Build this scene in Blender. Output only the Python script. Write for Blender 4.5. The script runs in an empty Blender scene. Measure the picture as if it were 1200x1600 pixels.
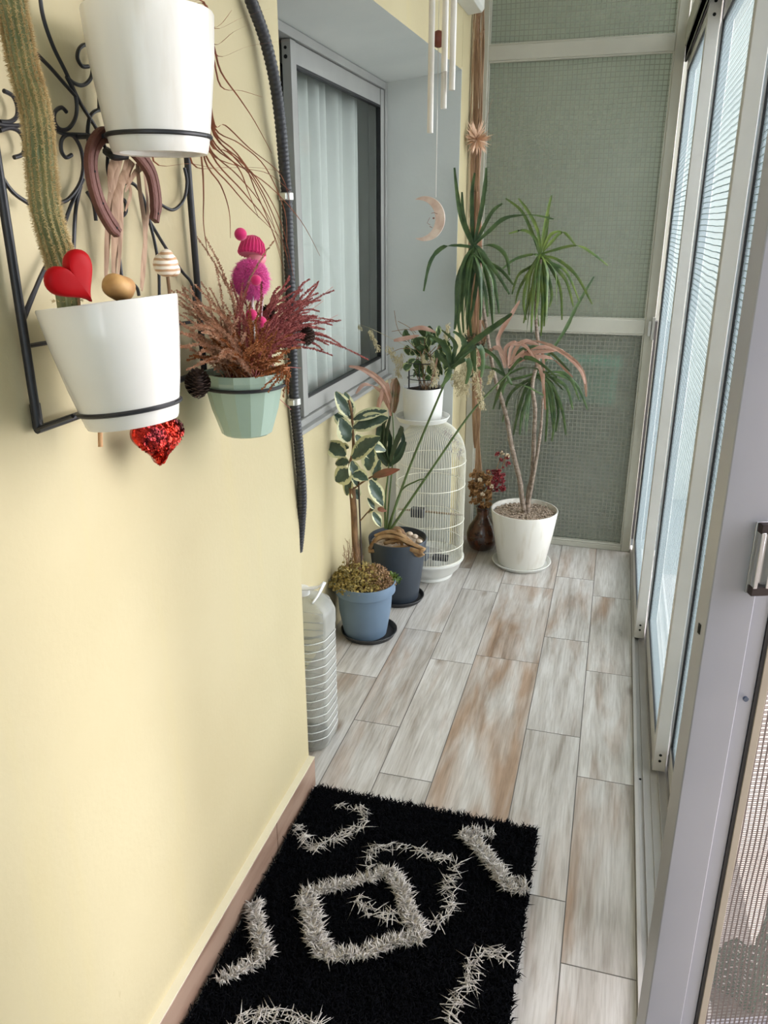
import bpy, math, random
import numpy as np
from mathutils import Vector, Matrix
random.seed(7)
R = random.Random(11)
PI = math.pi

# ------------------------------------------------------------------ camera
YAW, PITCH, ROLL, FPX, CAMH = 0.279744, 0.348292, -0.002694, 1237.157, 1.5
_f = Vector((-math.sin(YAW)*math.cos(PITCH), math.cos(YAW)*math.cos(PITCH), -math.sin(PITCH)))
_r = Vector((math.cos(YAW), math.sin(YAW), 0)); _u = _r.cross(_f)
_c, _s = math.cos(ROLL), math.sin(ROLL)
CR = _c*_r + _s*_u; CU = -_s*_r + _c*_u; CF = _f
CAM = Vector((0, 0, CAMH))
scene = bpy.context.scene
col = scene.collection
cd = bpy.data.cameras.new('camera'); cam = bpy.data.objects.new('camera', cd); col.objects.link(cam)
cd.sensor_fit = 'VERTICAL'; cd.sensor_height = 32.0; cd.lens = FPX/1600*32.0
cd.clip_start = 0.02; cd.clip_end = 200
m = Matrix((CR, CU, -CF)).transposed().to_4x4(); m.translation = CAM
cam.matrix_world = m
scene.camera = cam

# ------------------------------------------------------------------ light
w = bpy.data.worlds.new('sky'); scene.world = w; w.use_nodes = True
nt = w.node_tree; bg = nt.nodes['Background']
# overcast sky, bright over the street to the right (+X), duller along the facade (+Y, -Y)
tc = nt.nodes.new('ShaderNodeTexCoord'); sx = nt.nodes.new('ShaderNodeSeparateXYZ'); rp = nt.nodes.new('ShaderNodeValToRGB'); ml = nt.nodes.new('ShaderNodeMapRange')
nt.links.new(tc.outputs['Generated'], sx.inputs[0]); nt.links.new(sx.outputs['X'], rp.inputs[0]); nt.links.new(sx.outputs['X'], ml.inputs['Value'])
rp.color_ramp.elements[0].position = 0.1; rp.color_ramp.elements[0].color = (0.80, 0.955, 1.0, 1)
rp.color_ramp.elements[1].position = 0.45; rp.color_ramp.elements[1].color = (0.98, 0.95, 1.0, 1)
ml.interpolation_type = 'SMOOTHSTEP'; ml.inputs['From Min'].default_value = 0.10; ml.inputs['From Max'].default_value = 0.75
ml.inputs['To Min'].default_value = 1.15; ml.inputs['To Max'].default_value = 8.4
nt.links.new(rp.outputs[0], bg.inputs[0]); nt.links.new(ml.outputs[0], bg.inputs[1])

vs = scene.view_settings
vs.view_transform = 'Standard'; vs.look = 'None'; vs.gamma = 1; vs.use_curve_mapping = False
vs.exposure = 0.65

# ------------------------------------------------------------------ helpers: a photo point on a known plane of the place
def ray(x, y): return CR*((x-600)/FPX) - CU*((y-800)/FPX) + CF
def PX(x, y, v): d = ray(x, y); return CAM + d*(v/d.x)
def PY(x, y, v): d = ray(x, y); return CAM + d*(v/d.y)
def PZ(x, y, v=0.0): d = ray(x, y); return CAM + d*((v-CAMH)/d.z)

def lin(c):
    return tuple((v/255/12.92 if v/255 <= 0.04045 else ((v/255+0.055)/1.055)**2.4) for v in c) + (1,)

class MB:
    def __init__(s): s.v = []; s.f = []; s.mi = []; s.cur = 0
    def add(s, vs, fs):
        b = len(s.v); s.v += [tuple(p) for p in vs]
        s.f += [tuple(i+b for i in f) for f in fs]; s.mi += [s.cur]*len(fs)
    def box(s, x0, x1, y0, y1, z0, z1):
        s.add([(x, y, z) for x in (x0, x1) for y in (y0, y1) for z in (z0, z1)],
              [(0,1,3,2), (4,6,7,5), (0,4,5,1), (2,3,7,6), (0,2,6,4), (1,5,7,3)])
    def obox(s, o, ax, ay, az):   # oriented box: corner o, edge vectors
        o, ax, ay, az = map(Vector, (o, ax, ay, az))
        s.add([o+ax*i+ay*j+az*k for i in (0,1) for j in (0,1) for k in (0,1)],
              [(0,1,3,2), (4,6,7,5), (0,4,5,1), (2,3,7,6), (0,2,6,4), (1,5,7,3)])
    def lathe(s, prof, c, n=40, M=None, closed=False, facet=None):
        M = M or Matrix.Identity(3); c = Vector(c)
        vs = []
        for r, z in prof:
            for k in range(n):
                a = 2*PI*k/n
                vs.append(c + M @ Vector((r*math.cos(a), r*math.sin(a), z)))
        fs = []
        for i in range(len(prof)-1):
            for k in range(n):
                k2 = (k+1) % n
                fs.append((i*n+k, i*n+k2, (i+1)*n+k2, (i+1)*n+k))
        s.add(vs, fs)
        s.add([vs[k] for k in range(n)], [tuple(reversed(range(n)))])
        L = len(prof)-1
        s.add([vs[L*n+k] for k in range(n)], [tuple(range(n))])
    def tube(s, pts, r, n=8, cap=True):
        pts = [Vector(p) for p in pts]
        if not isinstance(r, (list, tuple)): r = [r]*len(pts)
        up = Vector((0.31, 0.17, 0.93)); vs = []
        t0 = (pts[1]-pts[0]).normalized()
        nrm = t0.cross(up)
        if nrm.length < 1e-3: nrm = t0.cross(Vector((1,0,0)))
        nrm.normalize()
        for i, p in enumerate(pts):
            if i == 0: t = pts[1]-pts[0]
            elif i == len(pts)-1: t = pts[-1]-pts[-2]
            else: t = (pts[i+1]-pts[i]).normalized() + (pts[i]-pts[i-1]).normalized()
            if t.length < 1e-9: t = t0
            t = t.normalized(); nrm = (nrm - t*nrm.dot(t))
            if nrm.length < 1e-6: nrm = t.orthogonal()
            nrm.normalize(); b = t.cross(nrm)
            for k in range(n):
                a = 2*PI*k/n; vs.append(p + (nrm*math.cos(a)+b*math.sin(a))*r[i])
        fs = []
        for i in range(len(pts)-1):
            for k in range(n):
                k2 = (k+1) % n; fs.append((i*n+k, i*n+k2, (i+1)*n+k2, (i+1)*n+k))
        if cap: fs += [tuple(reversed(range(n))), tuple((len(pts)-1)*n+k for k in range(n))]
        s.add(vs, fs)
    def ell(s, c, rx, ry, rz, n=14, m=9, M=None):
        c = Vector(c); M = M or Matrix.Identity(3); vs = [c+M@Vector((0,0,-rz))]
        for i in range(1, m):
            ph = -PI/2+PI*i/m
            for k in range(n):
                a = 2*PI*k/n; vs.append(c+M@Vector((rx*math.cos(ph)*math.cos(a), ry*math.cos(ph)*math.sin(a), rz*math.sin(ph))))
        vs.append(c+M@Vector((0,0,rz))); fs = []
        for k in range(n): fs.append((0, 1+(k+1)%n, 1+k))
        for i in range(m-2):
            for k in range(n):
                a = 1+i*n+k; b = 1+i*n+(k+1)%n; fs.append((a, b, b+n, a+n))
        T = len(vs)-1
        for k in range(n): fs.append((T, 1+(m-2)*n+k, 1+(m-2)*n+(k+1)%n))
        s.add(vs, fs)
    def blade(s, pts, wd, side=None, fold=0.25):
        """leaf strip along pts, half widths wd, V folded about the midrib"""
        pts = [Vector(p) for p in pts]; vs = []
        for i, p in enumerate(pts):
            t = (pts[min(i+1, len(pts)-1)]-pts[max(i-1, 0)]).normalized()
            sd = Vector(side) if side is not None else t.cross(Vector((0,0,1)))
            sd = sd - t*sd.dot(t)
            if sd.length < 1e-4: sd = t.orthogonal()
            sd.normalize(); nn = sd.cross(t)
            h = wd[i]
            vs += [p - sd*h + nn*h*fold, p, p + sd*h + nn*h*fold]
        fs = []
        for i in range(len(pts)-1):
            a = i*3; fs += [(a, a+1, a+4, a+3), (a+1, a+2, a+5, a+4)]
        s.add(vs, fs)
    def build(s, name, mat, parent=None, smooth=True, bevel=0, solid=0, ang=40):
        me = bpy.data.meshes.new(name)
        off = LOC.get(parent.name, Vector((0,0,0))) if parent else Vector((0,0,0))
        me.from_pydata([(p[0]-off.x, p[1]-off.y, p[2]-off.z) for p in s.v], [], s.f)
        mats = mat if isinstance(mat, (list, tuple)) else [mat]
        for mm in mats: me.materials.append(mm)
        if len(mats) > 1: me.polygons.foreach_set('material_index', s.mi)
        me.polygons.foreach_set('use_smooth', [smooth]*len(me.polygons))
        me.validate(); me.update()
        if smooth: me.set_sharp_from_angle(angle=math.radians(ang))
        o = bpy.data.objects.new(name, me); col.objects.link(o)
        if parent: o.parent = parent; LOC[o.name] = off
        if bevel:
            b = o.modifiers.new('bevel', 'BEVEL'); b.width = bevel; b.segments = 2; b.limit_method = 'ANGLE'
        if solid:
            b = o.modifiers.new('solid', 'SOLIDIFY'); b.thickness = solid; b.offset = 0
        return o
LOC = {}
def tag(o, label=None, cat=None, group=None, kind=None):
    if label: o['label'] = label
    if cat: o['category'] = cat
    if group: o['group'] = group
    if kind: o['kind'] = kind
    return o
def thing(name, loc, label=None, cat=None, group=None, kind=None):
    o = bpy.data.objects.new(name, None); col.objects.link(o); o.location = loc
    o.empty_display_size = 0.05
    LOC[o.name] = Vector(loc)
    return tag(o, label, cat, group, kind)

def spline(pts, n=6):
    pts = [Vector(p) for p in pts]
    if len(pts) < 3: return pts
    out = []
    for i in range(len(pts)-1):
        p0 = pts[max(i-1, 0)]; p1 = pts[i]; p2 = pts[i+1]; p3 = pts[min(i+2, len(pts)-1)]
        for k in range(n):
            t = k/n
            out.append(0.5*((2*p1)+(p2-p0)*t+(2*p0-5*p1+4*p2-p3)*t*t+(3*p1-p0-3*p2+p3)*t**3))
    out.append(pts[-1]); return out

# ------------------------------------------------------------------ materials
def N(nt, t, **kw):
    n = nt.nodes.new(t)
    for k, v in kw.items():
        if k.startswith('i_'): n.inputs[k[2:].replace('_', ' ')].default_value = v
        else: setattr(n, k, v)
    return n
def mat(name, c, rough=0.5, metal=0.0, c2=None, scale=8, detail=4, bump=0, bscale=60, stretch=None, spec=0.5, contrast=(0.35, 0.65), sheen=0, trans=0, coat=0):
    mt = bpy.data.materials.new(name); mt.use_nodes = True; t = mt.node_tree; b = t.nodes['Principled BSDF']
    b.inputs['Base Color'].default_value = lin(c); b.inputs['Roughness'].default_value = rough; b.inputs['Metallic'].default_value = metal
    b.inputs['Specular IOR Level'].default_value = spec; b.inputs['Sheen Weight'].default_value = sheen; b.inputs['Coat Weight'].default_value = coat
    b.inputs['Transmission Weight'].default_value = trans
    tcn = N(t, 'ShaderNodeTexCoord'); mp = N(t, 'ShaderNodeMapping'); t.links.new(tcn.outputs['Object'], mp.inputs[0])
    if stretch: mp.inputs['Scale'].default_value = stretch
    no = N(t, 'ShaderNodeTexNoise'); no.inputs['Scale'].default_value = scale; no.inputs['Detail'].default_value = detail
    t.links.new(mp.outputs[0], no.inputs[0])
    r = N(t, 'ShaderNodeValToRGB'); r.color_ramp.elements[0].position = contrast[0]; r.color_ramp.elements[1].position = contrast[1]
    r.color_ramp.elements[0].color = lin(c); r.color_ramp.elements[1].color = lin(c2 or tuple(max(0, v-8) for v in c))
    t.links.new(no.outputs['Fac'], r.inputs[0]); t.links.new(r.outputs[0], b.inputs['Base Color'])
    if bump:
        n2 = N(t, 'ShaderNodeTexNoise'); n2.inputs['Scale'].default_value = bscale; n2.inputs['Detail'].default_value = 5
        t.links.new(mp.outputs[0], n2.inputs[0])
        bp = N(t, 'ShaderNodeBump'); bp.inputs['Strength'].default_value = bump; bp.inputs['Distance'].default_value = 0.01
        t.links.new(n2.outputs['Fac'], bp.inputs['Height']); t.links.new(bp.outputs[0], b.inputs['Normal'])
    return mt

def wall_paint():
    mt = mat('yellow_wall_paint', (190, 178, 142), 0.75, c2=(184, 171, 134), scale=2.2, bump=0.05, bscale=90)
    t = mt.node_tree; b = t.nodes['Principled BSDF']; src = b.inputs['Base Color'].links[0].from_socket
    tcn = N(t, 'ShaderNodeTexCoord'); mp = N(t, 'ShaderNodeMapping'); mp.inputs['Scale'].default_value = (1, 7, 0.7)
    no = N(t, 'ShaderNodeTexNoise'); no.inputs['Scale'].default_value = 1.3; no.inputs['Detail'].default_value = 6
    r = N(t, 'ShaderNodeValToRGB'); r.color_ramp.elements[0].position = 0.56; r.color_ramp.elements[1].position = 0.74
    r.color_ramp.elements[0].color = (0,0,0,1); r.color_ramp.elements[1].color = (0.24,0.24,0.24,1)
    mx = N(t, 'ShaderNodeMixRGB'); mx.inputs[2].default_value = lin((196, 180, 122))
    t.links.new(tcn.outputs['Object'], mp.inputs[0]); t.links.new(mp.outputs[0], no.inputs[0]); t.links.new(no.outputs['Fac'], r.inputs[0])
    t.links.new(r.outputs[0], mx.inputs[0]); t.links.new(src, mx.inputs[1])
    # small scuffs
    vo = N(t, 'ShaderNodeTexNoise'); vo.inputs['Scale'].default_value = 34; vo.inputs['Detail'].default_value = 3
    mp2 = N(t, 'ShaderNodeMapping'); mp2.inputs['Scale'].default_value = (1, 1, 0.45)
    t.links.new(tcn.outputs['Object'], mp2.inputs[0]); t.links.new(mp2.outputs[0], vo.inputs[0])
    r2 = N(t, 'ShaderNodeValToRGB'); r2.color_ramp.elements[0].position = 0.77; r2.color_ramp.elements[1].position = 0.83
    r2.color_ramp.elements[0].color = (0,0,0,1); r2.color_ramp.elements[1].color = (0.5,0.5,0.5,1)
    m2 = N(t, 'ShaderNodeMixRGB'); m2.inputs[2].default_value = lin((150, 132, 95))
    t.links.new(vo.outputs['Fac'], r2.inputs[0]); t.links.new(r2.outputs[0], m2.inputs[0]); t.links.new(mx.outputs[0], m2.inputs[1])
    t.links.new(m2.outputs[0], b.inputs['Base Color'])
    return mt
def floor_mat():
    mt = bpy.data.materials.new('wood_look_tile'); mt.use_nodes = True; t = mt.node_tree; b = t.nodes['Principled BSDF']
    uv = N(t, 'ShaderNodeUVMap', uv_map='uv'); at = N(t, 'ShaderNodeAttribute', attribute_name='tone')
    sep = N(t, 'ShaderNodeSeparateColor'); t.links.new(at.outputs['Color'], sep.inputs[0])
    mp = N(t, 'ShaderNodeMapping'); mp.inputs['Scale'].default_value = (1, 0.085, 1); t.links.new(uv.outputs[0], mp.inputs[0])
    wv = N(t, 'ShaderNodeTexNoise'); wv.inputs['Scale'].default_value = 26; wv.inputs['Detail'].default_value = 7; wv.inputs['Roughness'].default_value = 0.62; wv.inputs['Distortion'].default_value = 0.5
    t.links.new(mp.outputs[0], wv.inputs[0])
    r = N(t, 'ShaderNodeValToRGB'); e = r.color_ramp.elements
    e[0].position = 0.28; e[0].color = lin((156, 148, 139)); e[1].position = 0.62; e[1].color = lin((206, 203, 199))
    x = e.new(0.45); x.color = lin((186, 181, 175))
    t.links.new(wv.outputs['Fac'], r.inputs[0])
    # broad tan and brown figure
    mp2 = N(t, 'ShaderNodeMapping'); mp2.inputs['Scale'].default_value = (1, 0.17, 1); mp2.inputs['Location'].default_value = (3.3, 1.1, 0); t.links.new(uv.outputs[0], mp2.inputs[0])
    n2 = N(t, 'ShaderNodeTexNoise'); n2.inputs['Scale'].default_value = 11; n2.inputs['Detail'].default_value = 4; n2.inputs['Distortion'].default_value = 0.6
    t.links.new(mp2.outputs[0], n2.inputs[0])
    ad = N(t, 'ShaderNodeMath', operation='ADD'); t.links.new(n2.outputs['Fac'], ad.inputs[0]); t.links.new(sep.outputs[0], ad.inputs[1])
    r2 = N(t, 'ShaderNodeValToRGB'); r2.color_ramp.elements[0].position = 0.58; r2.color_ramp.elements[1].position = 0.82
    r2.color_ramp.elements[0].color = (0,0,0,1); r2.color_ramp.elements[1].color = (0.8,0.8,0.8,1)
    t.links.new(ad.outputs[0], r2.inputs[0])
    mx = N(t, 'ShaderNodeMixRGB', blend_type='MULTIPLY'); mx.inputs[2].default_value = lin((200, 162, 128))
    t.links.new(r2.outputs[0], mx.inputs[0]); t.links.new(r.outputs[0], mx.inputs[1])
    # fine grain
    mp3 = N(t, 'ShaderNodeMapping'); mp3.inputs['Scale'].default_value = (1, 0.05, 1); t.links.new(uv.outputs[0], mp3.inputs[0])
    n3 = N(t, 'ShaderNodeTexNoise'); n3.inputs['Scale'].default_value = 190; n3.inputs['Detail'].default_value = 3; t.links.new(mp3.outputs[0], n3.inputs[0])
    r3 = N(t, 'ShaderNodeValToRGB'); r3.color_ramp.elements[0].position = 0.35; r3.color_ramp.elements[0].color = (0.80,0.79,0.77,1); r3.color_ramp.elements[1].position = 0.55; r3.color_ramp.elements[1].color = (1,1,1,1)
    t.links.new(n3.outputs['Fac'], r3.inputs[0])
    m3 = N(t, 'ShaderNodeMixRGB', blend_type='MULTIPLY'); m3.inputs[0].default_value = 0.8; t.links.new(mx.outputs[0], m3.inputs[1]); t.links.new(r3.outputs[0], m3.inputs[2])
    # knots
    vk = N(t, 'ShaderNodeTexVoronoi'); vk.inputs['Scale'].default_value = 6.5
    mp4 = N(t, 'ShaderNodeMapping'); mp4.inputs['Scale'].default_value = (1, 0.4, 1); t.links.new(uv.outputs[0], mp4.inputs[0]); t.links.new(mp4.outputs[0], vk.inputs[0])
    r4 = N(t, 'ShaderNodeValToRGB'); r4.color_ramp.elements[0].position = 0.03; r4.color_ramp.elements[0].color = lin((158, 132, 108)); r4.color_ramp.elements[1].position = 0.13; r4.color_ramp.elements[1].color = (1,1,1,1)
    t.links.new(vk.outputs['Distance'], r4.inputs[0])
    m4 = N(t, 'ShaderNodeMixRGB', blend_type='MULTIPLY'); m4.inputs[0].default_value = 0.75; t.links.new(m3.outputs[0], m4.inputs[1]); t.links.new(r4.outputs[0], m4.inputs[2])
    sc = N(t, 'ShaderNodeMixRGB', blend_type='MULTIPLY'); sc.inputs[0].default_value = 1
    t.links.new(m4.outputs[0], sc.inputs[1]); cm = N(t, 'ShaderNodeCombineColor'); [t.links.new(sep.outputs[1], cm.inputs[i]) for i in range(3)]
    t.links.new(cm.outputs[0], sc.inputs[2]); t.links.new(sc.outputs[0], b.inputs['Base Color'])
    b.inputs['Roughness'].default_value = 0.38
    bp = N(t, 'ShaderNodeBump'); bp.inputs['Strength'].default_value = 0.12; bp.inputs['Distance'].default_value = 0.004
    t.links.new(wv.outputs['Fac'], bp.inputs['Height']); t.links.new(bp.outputs[0], b.inputs['Normal'])
    return mt
def grid_fac(t, s, th, axes=(1, 2)):
    """1 on the wires of a square mesh of pitch s"""
    tcn = N(t, 'ShaderNodeTexCoord'); sp = N(t, 'ShaderNodeSeparateXYZ')
    no = N(t, 'ShaderNodeTexNoise'); no.inputs['Scale'].default_value = 3.0; no.inputs['Detail'].default_value = 1
    vm = N(t, 'ShaderNodeVectorMath', operation='SCALE'); vm.inputs['Scale'].default_value = 0.02
    va = N(t, 'ShaderNodeVectorMath', operation='ADD')
    t.links.new(tcn.outputs['Object'], no.inputs[0]); t.links.new(no.outputs['Color'], vm.inputs[0])
    t.links.new(tcn.outputs['Object'], va.inputs[0]); t.links.new(vm.outputs[0], va.inputs[1]); t.links.new(va.outputs[0], sp.inputs[0])
    outs = []
    for a in axes:
        d = N(t, 'ShaderNodeMath', operation='DIVIDE'); d.inputs[1].default_value = s; t.links.new(sp.outputs[a], d.inputs[0])
        fr = N(t, 'ShaderNodeMath', operation='FRACT'); t.links.new(d.outputs[0], fr.inputs[0])
        g = N(t, 'ShaderNodeMath', operation='LESS_THAN'); g.inputs[1].default_value = th; t.links.new(fr.outputs[0], g.inputs[0]); outs.append(g)
    if len(outs) == 1: return outs[0].outputs[0]
    mx = N(t, 'ShaderNodeMath', operation='MAXIMUM'); t.links.new(outs[0].outputs[0], mx.inputs[0]); t.links.new(outs[1].outputs[0], mx.inputs[1])
    return mx.outputs[0]
def wire_glass(name, tint, wire, transp, axes, s=0.014, th=0.18, trl=(200, 222, 226)):
    mt = bpy.data.materials.new(name); mt.use_nodes = True; t = mt.node_tree
    out = t.nodes['Material Output']; t.nodes.remove(t.nodes['Principled BSDF'])
    tr = N(t, 'ShaderNodeBsdfTransparent'); tr.inputs[0].default_value = lin(tint)
    tl = N(t, 'ShaderNodeBsdfTranslucent'); tl.inputs[0].default_value = lin(trl)
    m1 = N(t, 'ShaderNodeMixShader'); m1.inputs[0].default_value = transp; t.links.new(tl.outputs[0], m1.inputs[1]); t.links.new(tr.outputs[0], m1.inputs[2])
    gl = N(t, 'ShaderNodeBsdfGlossy'); gl.inputs['Roughness'].default_value = 0.22
    m2 = N(t, 'ShaderNodeMixShader'); m2.inputs[0].default_value = 0.07; t.links.new(m1.outputs[0], m2.inputs[1]); t.links.new(gl.outputs[0], m2.inputs[2])
    df = N(t, 'ShaderNodeBsdfDiffuse'); df.inputs[0].default_value = lin(wire)
    m3 = N(t, 'ShaderNodeMixShader'); t.links.new(grid_fac(t, s, th, axes), m3.inputs[0]); t.links.new(m2.outputs[0], m3.inputs[1]); t.links.new(df.outputs[0], m3.inputs[2])
    t.links.new(m3.outputs[0], out.inputs[0]); return mt
def frosted_glass(name, c, rough, wire, s=0.0135, th=0.16):
    mt = bpy.data.materials.new(name); mt.use_nodes = True; t = mt.node_tree
    out = t.nodes['Material Output']; t.nodes.remove(t.nodes['Principled BSDF'])
    rf = N(t, 'ShaderNodeBsdfRefraction'); rf.inputs['Color'].default_value = lin(c); rf.inputs['Roughness'].default_value = rough; rf.inputs['IOR'].default_value = 1.25
    df = N(t, 'ShaderNodeBsdfDiffuse'); df.inputs[0].default_value = lin((152, 154, 142))
    m1 = N(t, 'ShaderNodeMixShader'); m1.inputs[0].default_value = 0.34; t.links.new(rf.outputs[0], m1.inputs[1]); t.links.new(df.outputs[0], m1.inputs[2])
    gl = N(t, 'ShaderNodeBsdfGlossy'); gl.inputs['Roughness'].default_value = 0.3
    m2 = N(t, 'ShaderNodeMixShader'); m2.inputs[0].default_value = 0.06; t.links.new(m1.outputs[0], m2.inputs[1]); t.links.new(gl.outputs[0], m2.inputs[2])
    d2 = N(t, 'ShaderNodeBsdfDiffuse'); d2.inputs[0].default_value = lin(wire)
    m3 = N(t, 'ShaderNodeMixShader'); t.links.new(grid_fac(t, s, th, (0, 2)), m3.inputs[0]); t.links.new(m2.outputs[0], m3.inputs[1]); t.links.new(d2.outputs[0], m3.inputs[2])
    t.links.new(m3.outputs[0], out.inputs[0]); return mt
def clear_glass(name, c, refl=0.12, tr=1.0):
    mt = bpy.data.materials.new(name); mt.use_nodes = True; t = mt.node_tree
    out = t.nodes['Material Output']; t.nodes.remove(t.nodes['Principled BSDF'])
    a = N(t, 'ShaderNodeBsdfTransparent'); a.inputs[0].default_value = lin(c)
    g = N(t, 'ShaderNodeBsdfGlossy'); g.inputs['Roughness'].default_value = 0.05
    mm = N(t, 'ShaderNodeMixShader'); mm.inputs[0].default_value = refl; t.links.new(a.outputs[0], mm.inputs[1]); t.links.new(g.outputs[0], mm.inputs[2])
    t.links.new(mm.outputs[0], out.inputs[0]); return mt

YEL = wall_paint()
WHT = mat('white_plaster', (205, 207, 203), 0.7, c2=(196, 199, 196), scale=3, bump=0.05, bscale=70)
CEI = mat('ceiling_paint', (215, 212, 200), 0.8)
TILE = floor_mat()
GROUT = mat('grout', (120, 116, 112), 0.9)
SKIRT = mat('skirting_tile', (158, 132, 114), 0.42, c2=(116, 86, 70), scale=3.2, stretch=(1, 1.2, 7), contrast=(0.4, 0.68))
SKEDGE = mat('skirting_top', (222, 214, 188), 0.5)
ALU = mat('white_aluminium', (205, 203, 200), 0.38, c2=(196, 194, 190), scale=5, spec=0.6)
ALU2 = mat('grey_aluminium', (158, 158, 154), 0.38, c2=(148, 148, 145), scale=5, metal=0.05)
ALUD = mat('end_frame_aluminium', (186, 184, 172), 0.45, c2=(176, 174, 162), scale=4)
LEAF_ALU = mat('door_aluminium', (166, 167, 176), 0.32, c2=(156, 158, 168), scale=2.5, metal=0.05)
TRACK = mat('track_metal', (186, 182, 178), 0.4, metal=0.2)
RUB = mat('black_rubber', (28, 28, 30), 0.6)
BLK = mat('black_iron', (24, 24, 28), 0.42, c2=(34, 34, 38), scale=30)
HOLE = mat('dark_hole', (14, 14, 14), 0.9)
POTW = mat('white_glazed_plastic', (222, 219, 212), 0.22, c2=(216, 212, 204), scale=7, coat=0.3)
POTW2 = mat('white_planter_plastic', (228, 228, 224), 0.4, c2=(220, 220, 214), scale=7)
STREAKPOT = mat('stained_white_plastic', (222, 219, 211), 0.28, c2=(200, 191, 174), scale=7, stretch=(4, 4, 0.6), contrast=(0.55, 0.85), coat=0.2)
SAGE = mat('sage_green_glaze', (166, 188, 172), 0.2, c2=(158, 181, 165), scale=6, coat=0.4)
BLUE = mat('blue_plastic', (104, 125, 146), 0.5, c2=(98, 118, 139), scale=6)
NAVY = mat('dark_slate_plastic', (52, 60, 70), 0.5, c2=(46, 54, 63), scale=6)
DARKP = mat('black_saucer_plastic', (48, 48, 50), 0.5)
SOIL = mat('soil', (74, 60, 48), 0.95, c2=(44, 35, 28), scale=60, bump=0.6, bscale=120)
GRAVEL = mat('gravel', (184, 166, 148), 0.9, c2=(122, 106, 90), scale=90)
GLS = clear_glass('window_glass', (246, 248, 247), 0.08)
WG1 = wire_glass('blue_wired_glass', (236, 239, 238), (142, 160, 164), 0.88, (1, 2), s=0.016, th=0.10, trl=(196, 214, 218))
WG6 = wire_glass('light_cutting_wired_glass', (232, 238, 238), (128, 156, 162), 0.30, (1, 2), s=0.016, th=0.14, trl=(110, 126, 130))  # low transparency, for the added panel that dims the near daylight
WG3 = wire_glass('door_wired_glass', (250, 246, 245), (120, 110, 108), 0.95, (0, 2), s=0.0085, th=0.2)
FG = frosted_glass('frosted_wired_glass', (196, 204, 192), 0.35, (146, 148, 136), s=0.019, th=0.16)
CURT = mat('curtain_voile', (226, 227, 224), 0.9, c2=(214, 216, 212), scale=6, stretch=(1, 1, 0.2))
G1 = mat('green_leaf', (84, 106, 60), 0.38, c2=(50, 74, 42), scale=22)
G2 = mat('yellow_green_leaf', (112, 130, 58), 0.4, c2=(58, 86, 40), scale=16)
G3 = mat('dark_green_leaf', (54, 74, 52), 0.35, c2=(36, 54, 38), scale=20)
GREYG = mat('leaf_stalk_green', (92, 112, 66), 0.45, c2=(72, 92, 50), scale=30)
DRY = mat('dried_pink_leaf', (206, 168, 152), 0.6, c2=(176, 132, 112), scale=18)
STRAW = mat('straw', (190, 168, 128), 0.8, c2=(150, 128, 92), scale=40)
BARK = mat('grey_bark', (158, 142, 128), 0.8, c2=(112, 96, 82), scale=40, stretch=(1, 1, 3), bump=0.5, bscale=90)
BROWNB = mat('brown_bark', (142, 108, 74), 0.8, c2=(96, 70, 46), scale=30, stretch=(3, 3, 0.6), bump=0.4, bscale=70)
TAN = mat('dried_tan_leaf', (180, 148, 120), 0.65, c2=(136, 104, 78), scale=26, stretch=(4, 4, 0.4))

# ------------------------------------------------------------------ structure
WX = -0.72       # near wall face
PXF = -0.660     # far pier face
WIN = -0.957     # window plane in the recess
Y0, Y1, YE = 1.735, 3.40, 3.74   # recess start, recess end, end wall
SOF = 2.06
def struct(name, mb, m, **kw): return tag(mb.build(name, m, **kw), kind='structure')

# floor of staggered wood-look tiles
edges = [-1.02, -0.856, -0.694, -0.542, -0.385, -0.155, 0.012, 0.170]
joints = [[0.3, 0.93, 1.56, 2.2, 2.83, 3.46], [0.2, 0.8, 1.42, 2.32, 3.0], [0.15, 0.78, 1.42, 2.06, 2.70, 3.34], [0.55, 1.19, 1.83, 2.50, 3.12],
          [-0.05, 0.6, 1.25, 1.93-0.02, 2.57, 3.22], [0.2, 0.85, 1.5, 2.16, 2.78, 3.36], [0.05, 0.68, 1.33, 1.97, 2.57, 3.20]]
joints[4] = [0.0, 0.63, 1.27, 2.57, 3.22]
tones = {(4, 3): 0.2, (4, 2): 0.2, (4, 4): 0.16, (6, 3): 0.12, (5, 3): 0.0}
fv = []; ff = []; fuv = []; ft = []
g = 0.0013
for i in range(len(edges)-1):
    js = [-1.5] + joints[i] + [YE+0.05]
    for k in range(len(js)-1):
        x0, x1, y0, y1 = edges[i]+g, edges[i+1]-g, js[k]+g, js[k+1]-g
        b = len(fv); fv += [(x0, y0, 0), (x1, y0, 0), (x1, y1, 0), (x0, y1, 0)]; ff.append((b, b+1, b+2, b+3))
        ou, ov = R.uniform(0, 9), R.uniform(0, 9)
        fuv += [(x0+ou, y0+ov), (x1+ou, y0+ov), (x1+ou, y1+ov), (x0+ou, y1+ov)]
        tn = tones.get((i, k), R.choice([0.0, 0.03, 0.06, 0.1])); ft += [(tn, R.uniform(0.9, 1.0), 0, 1)]*4
me = bpy.data.meshes.new('floor'); me.from_pydata(fv, [], ff)
me.materials.append(TILE); me.materials.append(GROUT)
me.uv_layers.new(name='uv'); me.color_attributes.new('tone', 'FLOAT_COLOR', 'CORNER'); ul = me.uv_layers['uv']; ca = me.color_attributes['tone']
for i in range(len(fuv)): ul.data[i].uv = fuv[i]; ca.data[i].color = ft[i]
import bmesh
bm = bmesh.new(); bm.from_mesh(me)
gv = [bm.verts.new(p) for p in [(-1.3, -1.5, -0.0012), (0.17, -1.5, -0.0012), (0.17, 3.8, -0.0012), (-1.3, 3.8, -0.0012)]]
gf = bm.faces.new(gv); gf.material_index = 1
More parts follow.
